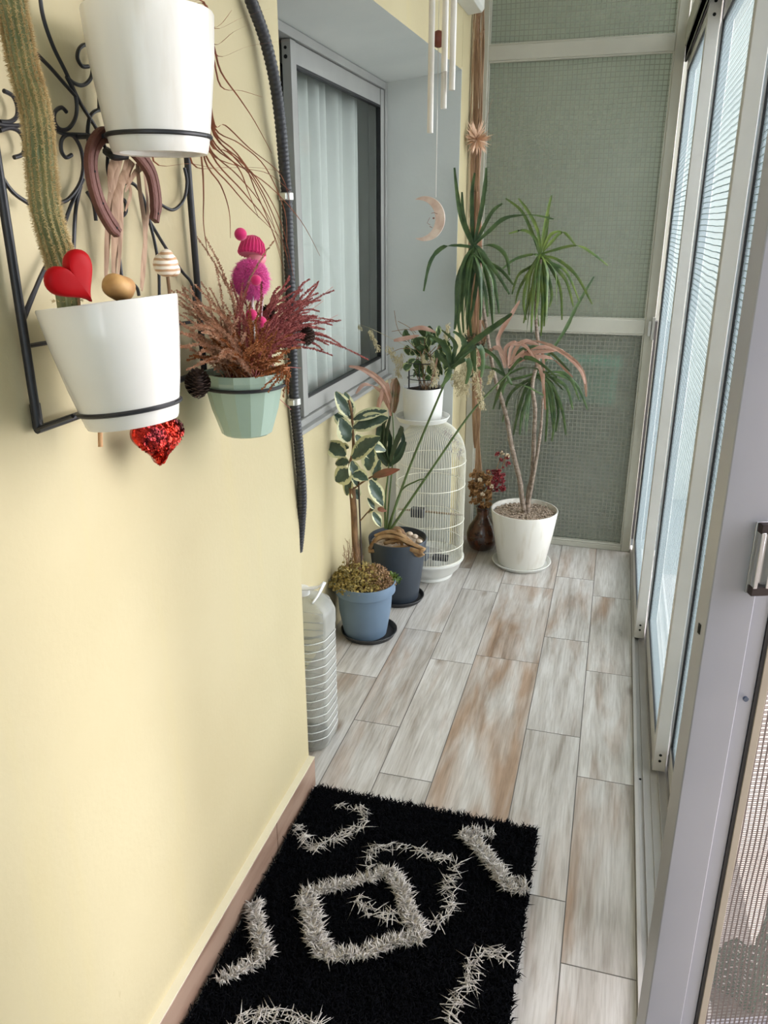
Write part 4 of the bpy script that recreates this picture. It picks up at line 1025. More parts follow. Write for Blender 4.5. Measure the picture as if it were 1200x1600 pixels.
# ------------------------------------------------------------------ wind chime
CY = 1.62
ch = thing('wind_chime', PY(690, 60, CY), 'white wind chime of slim tubes with a crescent moon hanging from the ceiling', 'wind chime')
CHW = mat('chime_white', (226, 222, 214), 0.3, c2=(214, 208, 198), scale=8)
zt_ = 2.30
tubes = [(672,208,0.00),(693,170,0.02),(694,112,-0.012),(706,141,0.015)]
for x, y, dy in tubes:
    p_ = PY(x, y, CY+dy); b = MB(); b.lathe([(0.0042, 0), (0.0058, 0.0), (0.0058, 2.22-p_.z), (0.004, 2.22-p_.z)], p_, 16); tb = b.build('tube', CHW, ch)
    b = MB(); b.tube([Vector((p_.x, p_.y, 2.22)), Vector((p_.x, p_.y, zt_))], 0.0006, 5); b.build('thread', CHW, tb)
cb = PY(685, 61, CY+0.02); b = MB(); b.ell(cb, 0.013, 0.013, 0.0145, 20, 12); b.build('clapper', mat('red_wood', (120, 60, 44), 0.4), ch)
b = MB(); b.lathe([(0.001, zt_), (0.042, zt_), (0.044, zt_+0.004), (0.042, zt_+0.012), (0.003, zt_+0.02)], (cb.x, cb.y, 0), 32); b.tube([(cb.x, cb.y, zt_+0.01), (cb.x, cb.y, 2.65)], 0.0010, 6); b.build('top_disc', CHW, ch)
mp_ = PY(681, 308, CY); b = MB(); b.tube([Vector((cb.x, cb.y, zt_)), cb, mp_], 0.0006, 5); b.build('string', CHW, ch)
mc = PY(664, 342, CY); su = (mc-CAM).dot(CF)/FPX
def mpt(a, r_): return (r_*math.cos(a), r_*math.sin(a))
b = MB(); n = 30; vs = []; fs = []
DX = Vector((0.93, 0.10, 0)).normalized(); DZ = Vector((0, 0, 1)); DN = DX.cross(DZ)
a0, a1 = math.radians(120), math.radians(-118)
for i in range(n+1):
    f = i/n; a = a0+(a1-a0)*f; ro = 33*su; th = (15*math.sin(PI*f)**0.8+0.6)*su
    o_ = mc+DX*(ro*math.cos(a)*0.95)+DZ*(ro*math.sin(a)); q_ = mc+DX*((ro-th)*math.cos(a)*0.95)+DZ*((ro-th)*math.sin(a))
    e_ = 0.004*math.sin(PI*f)+0.0015
    for p_, s_ in ((o_, e_), (q_, e_*0.7), (q_, -e_*0.7), (o_, -e_)): vs.append(p_-DN*s_ if False else p_+DN*s_)
for i in range(n):
    for k in range(4): fs.append((i*4+k, i*4+(k+1) % 4, (i+1)*4+(k+1) % 4, (i+1)*4+k))
fs += [(3,2,1,0), tuple(n*4+k for k in range(4))]
b.add(vs, fs); moon = b.build('moon', mat('moon_shell', (232, 216, 204), 0.35, c2=(206, 178, 164), scale=40), ch, bevel=0.0008)
b = MB(); 
fy_ = 1 if DN.y < 0 else -1
def face_pt(x, y): return mc+DX*((x-664)*su)+DZ*(-(y-342)*su)+DN*(fy_*0.0046)
b.tube([face_pt(674, 334), face_pt(679, 333), face_pt(684, 335)], 0.0006, 5); b.ell(face_pt(678, 341), 0.0022, 0.0012, 0.0018); b.tube([face_pt(672, 353), face_pt(676, 355)], 0.0007, 5); b.tube([face_pt(672,340), face_pt(668,348), face_pt(673,351)], 0.0005, 5)
b.build('face_marks', mat('brown_ink', (150, 110, 100), 0.6), moon)

# ------------------------------------------------------------------ water bottle in the recess corner
BC = (-0.806, 1.935); zt = PY(510, 925, 1.95).z
wb = thing('water_bottle', (BC[0], BC[1], 0), 'large ribbed clear plastic water bottle with white handle behind the wall corner', 'bottle')
PET = bpy.data.materials.new('clear_plastic'); PET.use_nodes = True; t_ = PET.node_tree; out = t_.nodes['Material Output']; t_.nodes.remove(t_.nodes['Principled BSDF'])
a_ = N(t_, 'ShaderNodeBsdfTransparent'); a_.inputs[0].default_value = lin((226, 228, 226)); g_ = N(t_, 'ShaderNodeBsdfPrincipled'); g_.inputs['Base Color'].default_value = lin((196, 196, 190)); g_.inputs['Roughness'].default_value = 0.12
lw = N(t_, 'ShaderNodeLayerWeight'); lw.inputs['Blend'].default_value = 0.35; mth = N(t_, 'ShaderNodeMath', operation='MULTIPLY_ADD'); mth.inputs[1].default_value = 0.6; mth.inputs[2].default_value = 0.2
m_ = N(t_, 'ShaderNodeMixShader'); t_.links.new(lw.outputs['Facing'], mth.inputs[0]); t_.links.new(mth.outputs[0], m_.inputs[0]); t_.links.new(a_.outputs[0], m_.inputs[1]); t_.links.new(g_.outputs[0], m_.inputs[2]); t_.links.new(m_.outputs[0], out.inputs[0])
b = MB(); n = 64; prof = [(0.070, 0.0), (0.084, 0.012)]
z = 0.03; zsh = zt-0.115
while z < zsh: prof += [(0.0865, z), (0.0865, z+0.016), (0.0815, z+0.0195), (0.0865, z+0.023)]; z += 0.0262
prof += [(0.088, zsh+0.008), (0.088, zsh+0.05), (0.080, zsh+0.075), (0.052, zsh+0.098), (0.024, zsh+0.108), (0.0215, zsh+0.112), (0.0215, zsh+0.126)]
vs = []; fs = []
for r_, z in prof:
    for k in range(n):
        a = 2*PI*k/n; sq_ = (abs(math.cos(a))**6+abs(math.sin(a))**6)**(-1/6) if r_ > 0.05 else 1
        tilt = 0.022*math.cos(a+0.9) if 0.025 < z < zsh+0.004 else 0
        rr = r_*(0.9*min(sq_, 1.13)+0.1) if r_ > 0.05 else r_
        # shoulder facets
        if r_ in (0.080,): rr *= 1+0.03*math.sin(8*a)
        vs.append((BC[0]+rr*math.cos(a), BC[1]+rr*math.sin(a), z+tilt*(z/zsh if z < zsh else 1)*0.6))
for i in range(len(prof)-1):
    for k in range(n): fs.append((i*n+k, i*n+(k+1) % n, (i+1)*n+(k+1) % n, (i+1)*n+k))
fs.append(tuple(reversed(range(n)))); b.add(vs, fs); b.build('bottle_body', PET, wb, ang=50)
RIBM = mat('highlight_ridge', (222, 224, 222), 0.2)  # opaque pale rings paint in the highlight lines along the bottle ribs
z = 0.048
while z < zsh-0.004:
    b = MB(); pr_ = []
    for k in range(49):
        a = 2*PI*k/48; sq_ = (abs(math.cos(a))**6+abs(math.sin(a))**6)**(-1/6); rr = 0.0868*(0.9*min(sq_, 1.13)+0.1)
        pr_.append((BC[0]+rr*math.cos(a), BC[1]+rr*math.sin(a), z+0.022*math.cos(a+0.9)*(z/zsh)*0.6))
    b.tube(pr_, 0.0014, 5, cap=False); b.build('ridge', RIBM, wb); z += 0.0262
WPL = mat('white_plastic', (236, 236, 234), 0.35)
b = MB(); b.lathe([(0.0245, zsh+0.108), (0.0245, zsh+0.124), (0.0215, zsh+0.127), (0.003, zsh+0.128)], (BC[0], BC[1], 0), 28); b.build('cap', WPL, wb)
ha = spline([Vector((BC[0]-0.05, BC[1]-0.02, zsh+0.10)), Vector((BC[0]-0.03, BC[1]-0.01, zsh+0.128)), Vector((BC[0]+0.012, BC[1]-0.01, zsh+0.130)), Vector((BC[0]+0.048, BC[1]+0.0, zsh+0.135)), Vector((BC[0]+0.066, BC[1]+0.012, zsh+0.145)), Vector((BC[0]+0.058, BC[1]-0.01, zsh+0.118)), Vector((BC[0]+0.045, BC[1]-0.030, zsh+0.095))], 6)
b = MB(); b.blade(ha, [0.009]*len(ha), (0.2, 1, 0.1), 0.1); b.build('handle', WPL, wb, solid=0.003)

# ------------------------------------------------------------------ rubber plant in blue pot
BP = (-0.828, 2.615)
zr = PY(563, 905, BP[1]).z
rp_ = thing('rubber_plant', (BP[0], BP[1], 0), 'variegated rubber plant on a stem in a light blue pot below the window', 'potted plant')
saucer(rp_, (BP[0]+0.012, BP[1]+0.01), 0.110, 0.0, 0.022, DARKP)
rB = 0.118
planter(rp_, BP, rB, 0.082, zr-0.006, 0.006, BLUE, wall=0.005, lip=0.042, lipw=0.006)
soil(rp_, BP, rB-0.012, zr-0.018, SOIL)
def TP(x, y, dy=0): return PY(x, y, BP[1]+dy)
BW = -0.83
st = spline([Vector((BP[0]-0.01, BP[1], zr-0.03)), TP(556, 860), TP(553, 800), TP(550, 762)], 5)
b = MB(); b.tube(st, [0.0135, 0.0135]+[0.012]*(len(st)-2), 12); b.build('trunk', BROWNB, rp_)
st2 = spline([TP(550,765), TP(546,730), TP(552,700), TP(550,650), TP(545,625)], 5); b = MB(); b.tube(st2, 0.005, 8)
b.tube(spline([TP(551,765), TP(575,748), TP(600,738)], 4), 0.0035, 6); b.tube(spline([TP(562,815), TP(575,800), TP(585,792)], 4), 0.0025, 6); b.build('branch', BROWNB, rp_)
b = MB(); b.tube([TP(566,900), TP(562,800), TP(560,745)], 0.0030, 8); b.build('support_cane', mat('dark_cane', (60, 48, 42), 0.7), rp_)
VARM = []
def var_leaf_mat(nm, c, e, edge=0.55):
    mt = mat(nm, c, 0.35, c2=tuple(max(0, v-16) for v in c), scale=40); t = mt.node_tree; bs = t.nodes['Principled BSDF']; src = bs.inputs['Base Color'].links[0].from_socket
    uv = N(t, 'ShaderNodeAttribute', attribute_name='edge'); no = N(t, 'ShaderNodeTexNoise'); no.inputs['Scale'].default_value = 75; no.inputs['Detail'].default_value = 3; tcn = N(t, 'ShaderNodeTexCoord'); t.links.new(tcn.outputs['Object'], no.inputs[0])
    a = N(t, 'ShaderNodeMath', operation='MULTIPLY_ADD'); a.inputs[1].default_value = 0.75; t.links.new(no.outputs['Fac'], a.inputs[0]); t.links.new(uv.outputs['Fac'], a.inputs[2])
    r = N(t, 'ShaderNodeValToRGB'); r.color_ramp.interpolation = 'LINEAR'; r.color_ramp.elements[0].position = (edge+0.46)/2; r.color_ramp.elements[1].position = (edge+0.52)/2; r.color_ramp.elements[0].color = (0,0,0,1); r.color_ramp.elements[1].color = (1,1,1,1)
    sc = N(t, 'ShaderNodeMath', operation='MULTIPLY'); sc.inputs[1].default_value = 0.5; t.links.new(a.outputs[0], sc.inputs[0]); t.links.new(sc.outputs[0], r.inputs[0])
    mx = N(t, 'ShaderNodeMixRGB'); mx.inputs[2].default_value = lin(e); t.links.new(r.outputs[0], mx.inputs[0]); t.links.new(src, mx.inputs[1]); t.links.new(mx.outputs[0], bs.inputs['Base Color']); return mt
VL = var_leaf_mat('variegated_leaf', (78, 96, 82), (214, 212, 168), 0.52)
VL2 = mat('reddening_leaf', (150, 88, 68), 0.4, c2=(104, 84, 60), scale=14)
def broad_leaf(parent, base, tip, wid, face, m, droop=0.006, name='leaf'):
    """elliptic leaf with attribute edge = 0 at the midrib, 1 at the margin"""
    base, tip, face = Vector(base), Vector(tip), Vector(face).normalized(); ax_ = (tip-base); L = ax_.length; ax_.normalize()
    sd = ax_.cross(face).normalized(); nn = sd.cross(ax_).normalized(); n, k = 10, 4; vs = []; ed = []
    for i in range(n+1):
        f = i/n; hw = wid*(math.sin(PI*min(1, f*0.94+0.03))**0.75)*(1-0.25*f)+0.0004
        for j in range(-k, k+1):
            g_ = j/k; vs.append(base+ax_*L*f+sd*hw*g_+nn*(abs(g_)*hw*0.22 - droop*f*f*3 + 0.0015*math.sin(9*f+5*g_))); ed.append(abs(g_)*(1 if f < 0.85 else 1))
    fs = []; w_ = 2*k+1
    for i in range(n):
        for j in range(2*k): a = i*w_+j; fs.append((a, a+1, a+w_+1, a+w_))
    b = MB(); b.add(vs, fs); o = b.build(name, m, parent, ang=180)
    at = o.data.attributes.new('edge', 'FLOAT', 'POINT'); at.data.foreach_set('value', ed)
    return o
tocam = lambda p: (CAM-Vector(p)).normalized()
lvs = [((545,650),(527,612),11,-.02),((548,655),(541,613),10,0.01),((552,655),(600,638),11,0.0),((552,668),(602,650),15,-.03),((545,690),(535,655),15,-.02),((540,712),(507,690),14,-.01),((550,715),(588,682),17,-.04),
       ((550,720),(560,760),10,0.0),((545,722),(522,722),10,-.01),((548,735),(522,752),15,-.03),((552,740),(572,745),11,-.02),((575,735),(580,700),12,0.0),((565,690),(604,702),10,.03),((552,665),(575,660),9,.05),
       ((548,745),(538,775),9,0.0),((578,750),(600,790),11,-.01),((552,765),(562,780),9,0.0),((585,795),(578,780),5,0.),((585,795),(572,798),5,0.),((583,800),(597,822),7,-.01),((585,752),(592,720),8,.02),((556,680),(585,716),12,.02),((540,670),(524,640),10,.03),((545,700),(520,700),9,0.03)]
for (bx, by), (tx, ty), wpx, dy in lvs:
    p0 = TP(bx, by, dy*0.4); p1 = TP(tx, ty, dy+rnd(-0.02, 0.01)); fc_ = (tocam(p0)+Vector((rnd(-.35, .35), rnd(-.2, .2), 0.45+rnd(-.2, .3)))).normalized()
    broad_leaf(rp_, p0, p1, prad(wpx*2.4, p0), fc_, VL)
o = broad_leaf(rp_, TP(582,745,-.01), TP(620,732,-.03), prad(15, TP(600,740)), (0.3, -1, 0.8), VL2); o['label'] = 'reddening leaf'
o = broad_leaf(rp_, TP(590,795,0), TP(600,796,-.01), prad(9, TP(600,740)), (0.3, -1, 0.8), VL2); o['label'] = 'small purple leaf'
# ground cover: dense small drying leaves
GC = [mat('ground_cover_yellow', (172, 148, 78), 0.6, c2=(116, 104, 54), scale=60), mat('ground_cover_brown', (156, 122, 84), 0.7, c2=(110, 80, 56), scale=60), mat('dry_twigs', (150, 118, 92), 0.8)]
def groundcover(parent, c, z, rad, hgt, n_, m_, cen=(0, 0), sz=0.007):
    b = MB()
    for i in range(n_):
        a = rnd(0, 2*PI); r_ = rad*math.sqrt(rnd(0, 1)); zz = z+hgt*(1-(r_/rad)**2)*rnd(0.1, 1)+rnd(-.008, .008)
        p = Vector((c[0]+cen[0]+r_*math.cos(a), c[1]+cen[1]+r_*math.sin(a), zz)); d = Vector((rnd(-1, 1), rnd(-1, 1), rnd(-.4, 1))).normalized(); s = d.orthogonal().normalized()*sz*rnd(.3, .6); e_ = d.cross(s)*0.3
        l_ = sz*rnd(0.7, 1.5); b.add([p, p+d*l_*.5-s+e_, p+d*l_, p+d*l_*.5+s+e_], [(0,1,2), (0,2,3)])
    return b.build('ground_cover', m_, parent, smooth=False)
groundcover(rp_, BP, zr-0.012, 0.112, 0.090, 2100, GC[0], (-0.020, -0.005), 0.010)
groundcover(rp_, BP, zr-0.014, 0.070, 0.085, 1500, GC[1], (0.045, 0.0), 0.008)
groundcover(rp_, BP, zr-0.012, 0.030, 0.035, 160, G2, (0.095, 0.04), 0.012)
b = MB()
for i in range(26):
    a = rnd(0, 2*PI); p = Vector((BP[0]-0.045+0.02*math.cos(a), BP[1]+0.03*math.sin(a), zr+0.0)); q2 = p+Vector((rnd(-.02, .025), rnd(-.02, .03), rnd(.09, .16)))
    b.tube([p, p.lerp(q2, .5)+Vector((rnd(-.005, .005), 0, 0)), q2], 0.0008, 4)
    for k in range(4): q3 = p.lerp(q2, rnd(.4, 1)); b.tube([q3, q3+Vector((rnd(-.012, .012), rnd(-.012, .012), rnd(.004, .02)))], 0.0006, 3)
b.build('twigs', GC[2], rp_)
b = MB(); b.ell((BP[0]+0.005, BP[1]-0.103, zr-0.012), 0.013, 0.01, 0.007); b.build('pebble', mat('pink_pebble', (202, 176, 168), 0.6), rp_)

# ------------------------------------------------------------------ palm in dark pot
DP = (-0.790, 2.955); zd = PY(617, 838, DP[1]).z; rD = 0.122
pm = thing('potted_palm', (DP[0], DP[1], 0), 'palm with long arching stalks in a dark slate pot beside the birdcage', 'potted plant')
saucer(pm, (DP[0]+0.006, DP[1]), 0.108, 0.0, 0.020, DARKP)
planter(pm, DP, rD, 0.088, zd-0.006, 0.006, NAVY, wall=0.006)
soil(pm, DP, rD-0.01, zd-0.02, GRAVEL)
def DPp(x, y, dy=0): return PY(x, y, DP[1]+dy)
b = MB(); b.lathe([(0.046, zd-0.03), (0.044, zd+0.0), (0.034, zd+0.022), (0.020, zd+0.034), (0.004, zd+0.036)], (DP[0]-0.01, DP[1]+0.01, 0), 20); b.build('root_crown', BROWNB, pm)
# cloth band wound in loops over the pot
CLO = mat('tan_cloth', (178, 146, 106), 0.85, c2=(138, 102, 64), scale=30, bump=0.3, bscale=120)
bd = thing('cloth_band', (DP[0], DP[1], zd), 'tan cloth strip wound in folds over the rim of the dark slate pot', 'cloth')
for tr, wd in (([(578,858),(592,842),(615,840),(640,850),(664,860)], .012), ([(576,862),(600,862),(630,858),(655,864),(664,858)], .014), ([(586,838),(608,832),(628,838),(645,850)], .010), ([(622,828),(626,846),(628,862)], .012), ([(600,850),(630,846),(650,868),(662,866)], .010)):
    pp = spline([PY(x, y, DP[1]-0.085+rnd(-0.012, 0.012)) for x, y in tr], 5); b = MB()
    b.blade(pp, [wd*(0.7+0.3*math.sin(PI*i/(len(pp)-1))) for i in range(len(pp))], (rnd(-.2, .2), -0.5, 1), 0.5); b.build('fold', CLO, bd, solid=0.006, bevel=0.0)
for x, y in ((648,838),(655,846),(640,834)):
    b = MB(); b.ell(PY(x, y, DP[1]-0.03), 0.014, 0.012, 0.009); b.build('shell_piece', mat('pale_shell', (204, 186, 166), 0.5), pm)
stalks = [[(606,826,.02),(640,730,.0),(690,610,-.05),(706,572,-.08)], [(610,828,.0),(680,725,.02),(740,640,.05),(800,578,.1)], [(604,826,.0),(608,780,0),(615,700,.0),(613,640,0)], [(602,826,0),(602,780,0),(606,745,0),(608,720,0)], [(608,828,0),(625,770,-.02),(650,752,-.03),(664,748,-.04)]]
for k, s_ in enumerate(stalks):
    b = MB(); pp = spline([DPp(x, y, dy) for x, y, dy in s_], 7); n = len(pp); r0 = (0.0058, 0.0058, 0.0045, 0.005, 0.0045)[k]; b.tube(pp, [r0*(1-0.45*i/(n-1)) for i in range(n)], 8); b.build('stalk', GREYG, pm)
def fan(trs, m_, wd, y0, fold=0.3, name='frond'):
    b = MB()
    for tr in trs:
        d_ = rnd(-.06, .06); n0 = len(tr); pp = spline([DPp(x, y, y0+d_*i/n0) for i, (x, y) in enumerate(tr)], 5); n = len(pp)
        b.blade(pp, [wd*rnd(.8, 1.1)*(0.3+0.7*math.sin(PI*min(1, .12+.86*i/(n-1))))+.0003 for i in range(n)], (rnd(.5, 1), rnd(-.3, .3), rnd(-.3, .5)), fold)
    return b.build(name, m_, pm)
fan([[(704,575),(700,550),(690,535),(672,525)],[(704,575),(712,545),(708,530),(690,515)],[(704,575),(724,545),(722,528),(708,518)],[(706,575),(690,560),(680,548)],[(706,575),(735,540),(740,560),(742,580)],[(706,572),(740,535),(780,505),(800,490)],[(706,572),(745,540),(755,560),(752,590)],[(704,575),(700,590),(690,605)],[(706,574),(728,560),(734,575),(728,600)]], G1, 0.011, -.08)
fan([[(790,590),(775,560),(755,545),(735,540)],[(790,588),(770,575),(750,575),(735,590)],[(795,582),(815,560),(840,565),(870,590)],[(792,585),(800,600),(820,602),(850,618)],[(795,582),(810,550),(850,545),(890,580)],[(790,588),(780,610),(770,640)],[(795,585),(820,575),(850,582),(880,610)]], G1, 0.0075, .1)
fan([[(790,575),(780,545),(765,548),(750,570)],[(795,572),(800,540),(820,540),(835,560)],[(795,575),(830,545),(870,545),(905,575),(914,600)],[(797,572),(815,535),(860,540),(900,565)],[(795,575),(790,545),(810,535),(845,545),(850,600)],[(795,575),(820,560),(860,560),(895,590)],[(790,560),(778,530),(800,490),(812,470)],[(800,560),(840,550),(880,552),(910,580),(916,620)],[(795,570),(825,548),(845,580),(852,640)]], DRY, 0.008, .1, name='dried_frond')['label'] = 'dried pink leaves'
fan([[(613,640),(600,605),(580,585),(560,575)],[(613,645),(595,610),(570,600),(556,615)],[(613,645),(598,620),(590,640),(588,680)],[(611,650),(606,610),(600,600),(592,640)],[(614,640),(600,600),(570,578),(545,572)]], DRY, 0.010, 0, name='dried_frond')['label'] = 'dried pink leaves'
fan([[(614,640),(616,600),(617,592)],[(614,645),(620,610),(618,590)]], mat('rusty_bud', (166, 122, 100), 0.5, c2=(104, 96, 66), scale=18), 0.014, 0, .6, name='furled_leaf')
fan([[(606,725),(598,700),(600,665),(604,655)],[(606,725),(592,705),(592,670),(596,665)],[(608,725),(618,695),(628,670),(626,665)],[(608,725),(622,705),(630,690),(628,672)],[(606,728),(595,715),(585,700)],[(607,725),(610,690),(606,668)],[(608,728),(625,712),(634,690)],[(607,724),(602,694),(610,650)]], G3, 0.011, 0)
fan([[(650,756),(662,750),(664,747)]], G3, 0.004, -.03)

# ------------------------------------------------------------------ birdcage
KC = (-0.716, 3.232); KR = 0.150
zc0 = 0.0; zk1 = PY(670, 656, KC[1]).z
cage = thing('birdcage', (KC[0], KC[1], 0), 'white domed wire birdcage standing on the floor in the recess corner', 'birdcage')
CW = mat('white_enamel_wire', (232, 230, 216), 0.4)
b = MB(); b.lathe([(0.098, 0.0), (0.105, 0.001), (0.108, 0.008), (0.104, 0.014), (0.104, 0.018), (0.118, 0.028), (0.138, 0.05), (0.149, 0.083), (0.156, 0.088), (0.157, 0.096), (0.150, 0.098), (0.146, 0.094), (0.138, 0.07), (0.003, 0.05)], (KC[0], KC[1], 0), 56); b.build('base_tray', POTW2, cage)
zs = zk1-0.165
def dome(f):  # f 0..1 from wall bottom to crown
    if f < 0.7: return KR, 0.095+(zs-0.095)*f/0.7
    a = (f-0.7)/0.3*PI/2; return KR*math.cos(a)**0.9*1.0 if a < PI/2-0.01 else 0.02, zs+(zk1-zs)*math.sin(a)
def wires(idx, n_):
    b = MB()
    for k in idx:
        a = 2*PI*k/n_; pts = []
        for i in range(22):
            f = 0 if i == 0 else (0.35 if i == 1 else 0.7+0.3*(i-2)/19)
            r_, z = dome(f); r_ = max(r_, 0.03); pts.append(Vector((KC[0]+r_*math.cos(a), KC[1]+r_*math.sin(a), z)))
        b.tube(pts, 0.0012, 5, cap=False)
    return b
NW = 84
for k in range(NW): wires([k], NW).build('wire', CW, cage)
for z, r_ in ((0.10, KR+0.001), (0.165, KR+0.001), (0.275, KR+0.001), (zs-0.115, KR+.001), (zs-0.01, KR+.001), (zk1-0.002, 0.032)):
    b = MB(); n = 60; b.tube([Vector((KC[0]+r_*math.cos(2*PI*i/n), KC[1]+r_*math.sin(2*PI*i/n), z)) for i in range(n+1)], 0.0018, 6, cap=False); b.build('hoop', CW, cage)
b = MB(); b.lathe([(0.002, 0.101), (0.06, 0.101), (0.06, 0.106), (0.002, 0.107)], (KC[0], KC[1], 0), 24)
b.build('tray_floor', mat('cage_floor', (170, 168, 160), 0.7), cage)
FEED = mat('grey_feeder', (120, 126, 134), 0.4); FEEDD = mat('dark_feeder', (62, 64, 70), 0.5)
p_ = PY(651, 802, KC[1]-0.06); b = MB(); b.box(p_.x-0.030, p_.x+0.030, p_.y, p_.y+0.04, p_.z-0.022, p_.z+0.018); b.build('feeder', FEEDD, cage, bevel=0.003)
b = MB(); b.box(KC[0]-0.075, KC[0]+0.012, KC[1]-0.10, KC[1]-0.05, 0.102, 0.158); b.build('feeder', FEED, cage, bevel=0.006)
b = MB(); b.box(KC[0]+0.03, KC[0]+0.10, KC[1]-0.08, KC[1]-0.04, 0.102, 0.122); b.build('feeder', FEEDD, cage, bevel=0.004)
b = MB(); b.tube([Vector((KC[0]-KR, KC[1], 0.30)), Vector((KC[0]+KR, KC[1], 0.30))], 0.005, 10); b.build('perch', mat('perch_wood', (150, 134, 112), 0.7), cage)
# dried heather tuft caught on the dome
GF = mat('grey_heather', (150, 138, 146), 0.9, c2=(116, 104, 116), scale=50)
b = MB()
for i in range(70):
    a = rnd(-0.5, 0.35); ph = rnd(0.2, 1.1); r_ = KR*math.cos(ph)**0.9; p = Vector((KC[0]+(r_-0.016)*math.cos(a), KC[1]+(r_-0.016)*math.sin(a), zs+(zk1-zs)*math.sin(ph)-0.015)); b.tube([p, p+Vector((rnd(-.01, .012), rnd(-.01, .01), rnd(-.025, .01)))], 0.0012, 4)
tag(b.build('dried_sprigs', GF, smooth=False), 'greyish dried sprigs tucked inside the right side of the birdcage dome', 'dried flowers')

# pot on top of the cage
zq = zk1+0.002
ptop = thing('potted_vine', (KC[0], KC[1], zq), 'white cylindrical pot of green and dried leaves standing on the birdcage', 'potted plant')
PC = (KC[0]-0.035, KC[1]-0.02)
saucer(ptop, PC, width_at(PC, zq, 85), zq, 0.022, POTW2)
rw = width_at(PC, zq+0.06, 64); z1 = PY(661, 604, PC[1]).z; z0 = zq+0.006
b = MB(); b.lathe([(rw*.9, z0), (rw*.93, z0+.003), (rw, z1-.002), (rw-.001, z1), (rw-.004, z1), (rw-.006, z0+.012), (.003, z0+.012)], (PC[0], PC[1], 0), 48); b.build('pot', POTW2, ptop)
soil(ptop, PC, rw-.006, z1-.014, SOIL)
def KP(x, y, dy=0): return PY(x, y, PC[1]+dy)
b = MB(); zr1 = KP(660, 590).z
for z, r_ in ((zr1, rw*.76), (KP(660, 565).z, rw*.76)):
    n = 30; b.tube([Vector((PC[0]+r_*math.cos(2*PI*i/n), PC[1]+r_*math.sin(2*PI*i/n), z)) for i in range(n+1)], 0.0018, 6, cap=False)
for k in range(7): a = 2*PI*k/7+.2; b.tube([Vector((PC[0]+rw*.76*math.cos(a), PC[1]+rw*.76*math.sin(a), z1-.02)), Vector((PC[0]+rw*.76*math.cos(a), PC[1]+rw*.76*math.sin(a), KP(660, 565).z))], 0.0018, 6)
b.build('wire_support', BLK, ptop)
VG = var_leaf_mat('pale_edged_leaf', (72, 96, 56), (176, 186, 130), 0.56)
for i in range(84):
    x, y = rnd(632, 708), rnd(526, 590); p1 = KP(x, y, rnd(-.06, .05)); p0 = p1+Vector((rnd(-.03, .03), rnd(-.02, .02), rnd(-.03, .03)))
    if i % 3 == 0: p0 = p1+Vector((0, 0, .045))
    broad_leaf(ptop, p0, p1, rnd(.013, .022), (tocam(p1)+Vector((rnd(-.5, .5), rnd(-.3, .3), rnd(0, .8)))), VG if i % 2 else G1)
b = MB()
for i in range(10): b.tube(spline([Vector((PC[0]+rnd(-.02, .02), PC[1]+rnd(-.02, .02), z1-.02)), KP(rnd(645, 680), 575, rnd(-.03, .03)), KP(rnd(640, 705), rnd(525, 550), rnd(-.04, .04))], 4), 0.0018, 5)
for tr in ([(664,560),(640,535),(622,515),(616,485)],[(650,520),(637,510),(622,502)],[(612,518),(640,515),(650,530)],[(604,555),(625,545),(640,545)]): b.tube(spline([KP(x, y, -.01) for x, y in tr], 4), 0.0012, 4)
b.build('stems', GC[1], ptop)
b = MB()
for tr in ([(640,515),(660,512),(682,520)],[(615,532),(635,528),(655,524)],[(672,600),(680,570),(685,550)]):
    pp = spline([KP(x, y, -.05) for x, y in tr], 4); n = len(pp); b.blade(pp, [.009*math.sin(PI*min(1, .15+.8*i/(n-1)))+.0004 for i in range(n)], (0, .3, 1), .3)
b.build('dried_leaf', DRY, ptop)
# whitish flower plumes
PLM = mat('pale_plume', (206, 194, 160), 0.8, c2=(172, 158, 120), scale=60)
def plume(b, pts, width, n_):
    pp = spline(pts, 6); b.tube(pp, 0.0012, 4, cap=False)
    for i in range(n_):
        f = rnd(0, len(pp)-1.01); k = int(f); q_ = pp[k].lerp(pp[k+1], f-k); v_ = Vector((rnd(-1, 1), rnd(-1, 1), rnd(-1.6, .5))).normalized(); l_ = width*rnd(.3, 1)
        e_ = q_+v_*l_; s = v_.orthogonal().normalized()*0.0011; dd = Vector((0, 0, -1))*rnd(.006, .013)
        b.add([q_, e_-s, e_+s], [(0,1,2)]); w_ = Vector((rnd(-.003, .003), rnd(-.003, .003), 0)); s2 = Vector((.0018, .0008, 0)); b.add([e_, e_+dd*.5-s2+w_, e_+dd+w_, e_+dd*.5+s2+w_], [(0,1,2,3)])
pl = MB()
plume(pl, [KP(668,560,0), KP(640,545,-.02), KP(615,545,-.03), KP(598,560,-.03), KP(592,545,-.03)], .018, 60) if False else None
plume(pl, [KP(628,552,-.03), KP(622,570,-.03), KP(624,585,-.03)], .018, 110)
plume(pl, [KP(606,540,-.03), KP(616,556,-.03), KP(628,568,-.03)], .020, 130)
plume(pl, [KP(578,515,-.03), KP(585,530,-.03), KP(592,545,-.03)], .014, 110)
plume(pl, [KP(560,508,-.03), KP(566,513,-.03)], .008, 24)
pl.tube(spline([KP(664,575,0), KP(645,548,-.02), KP(610,528,-.03), KP(578,513,-.03), KP(560,507,-.03)], 5), 0.0009, 4)
plume(pl, [KP(675,560,-.05), KP(680,580,-.05), KP(678,598,-.05)], .022, 150)
plume(pl, [KP(660,552,-.05), KP(665,570,-.05)], .016, 80)
plume(pl, [KP(696,532,-.02), KP(698,518,-.02), KP(700,505,-.02)], .014, 90)
pl.build('flower_plume', PLM, ptop, smooth=False)
pl = MB()
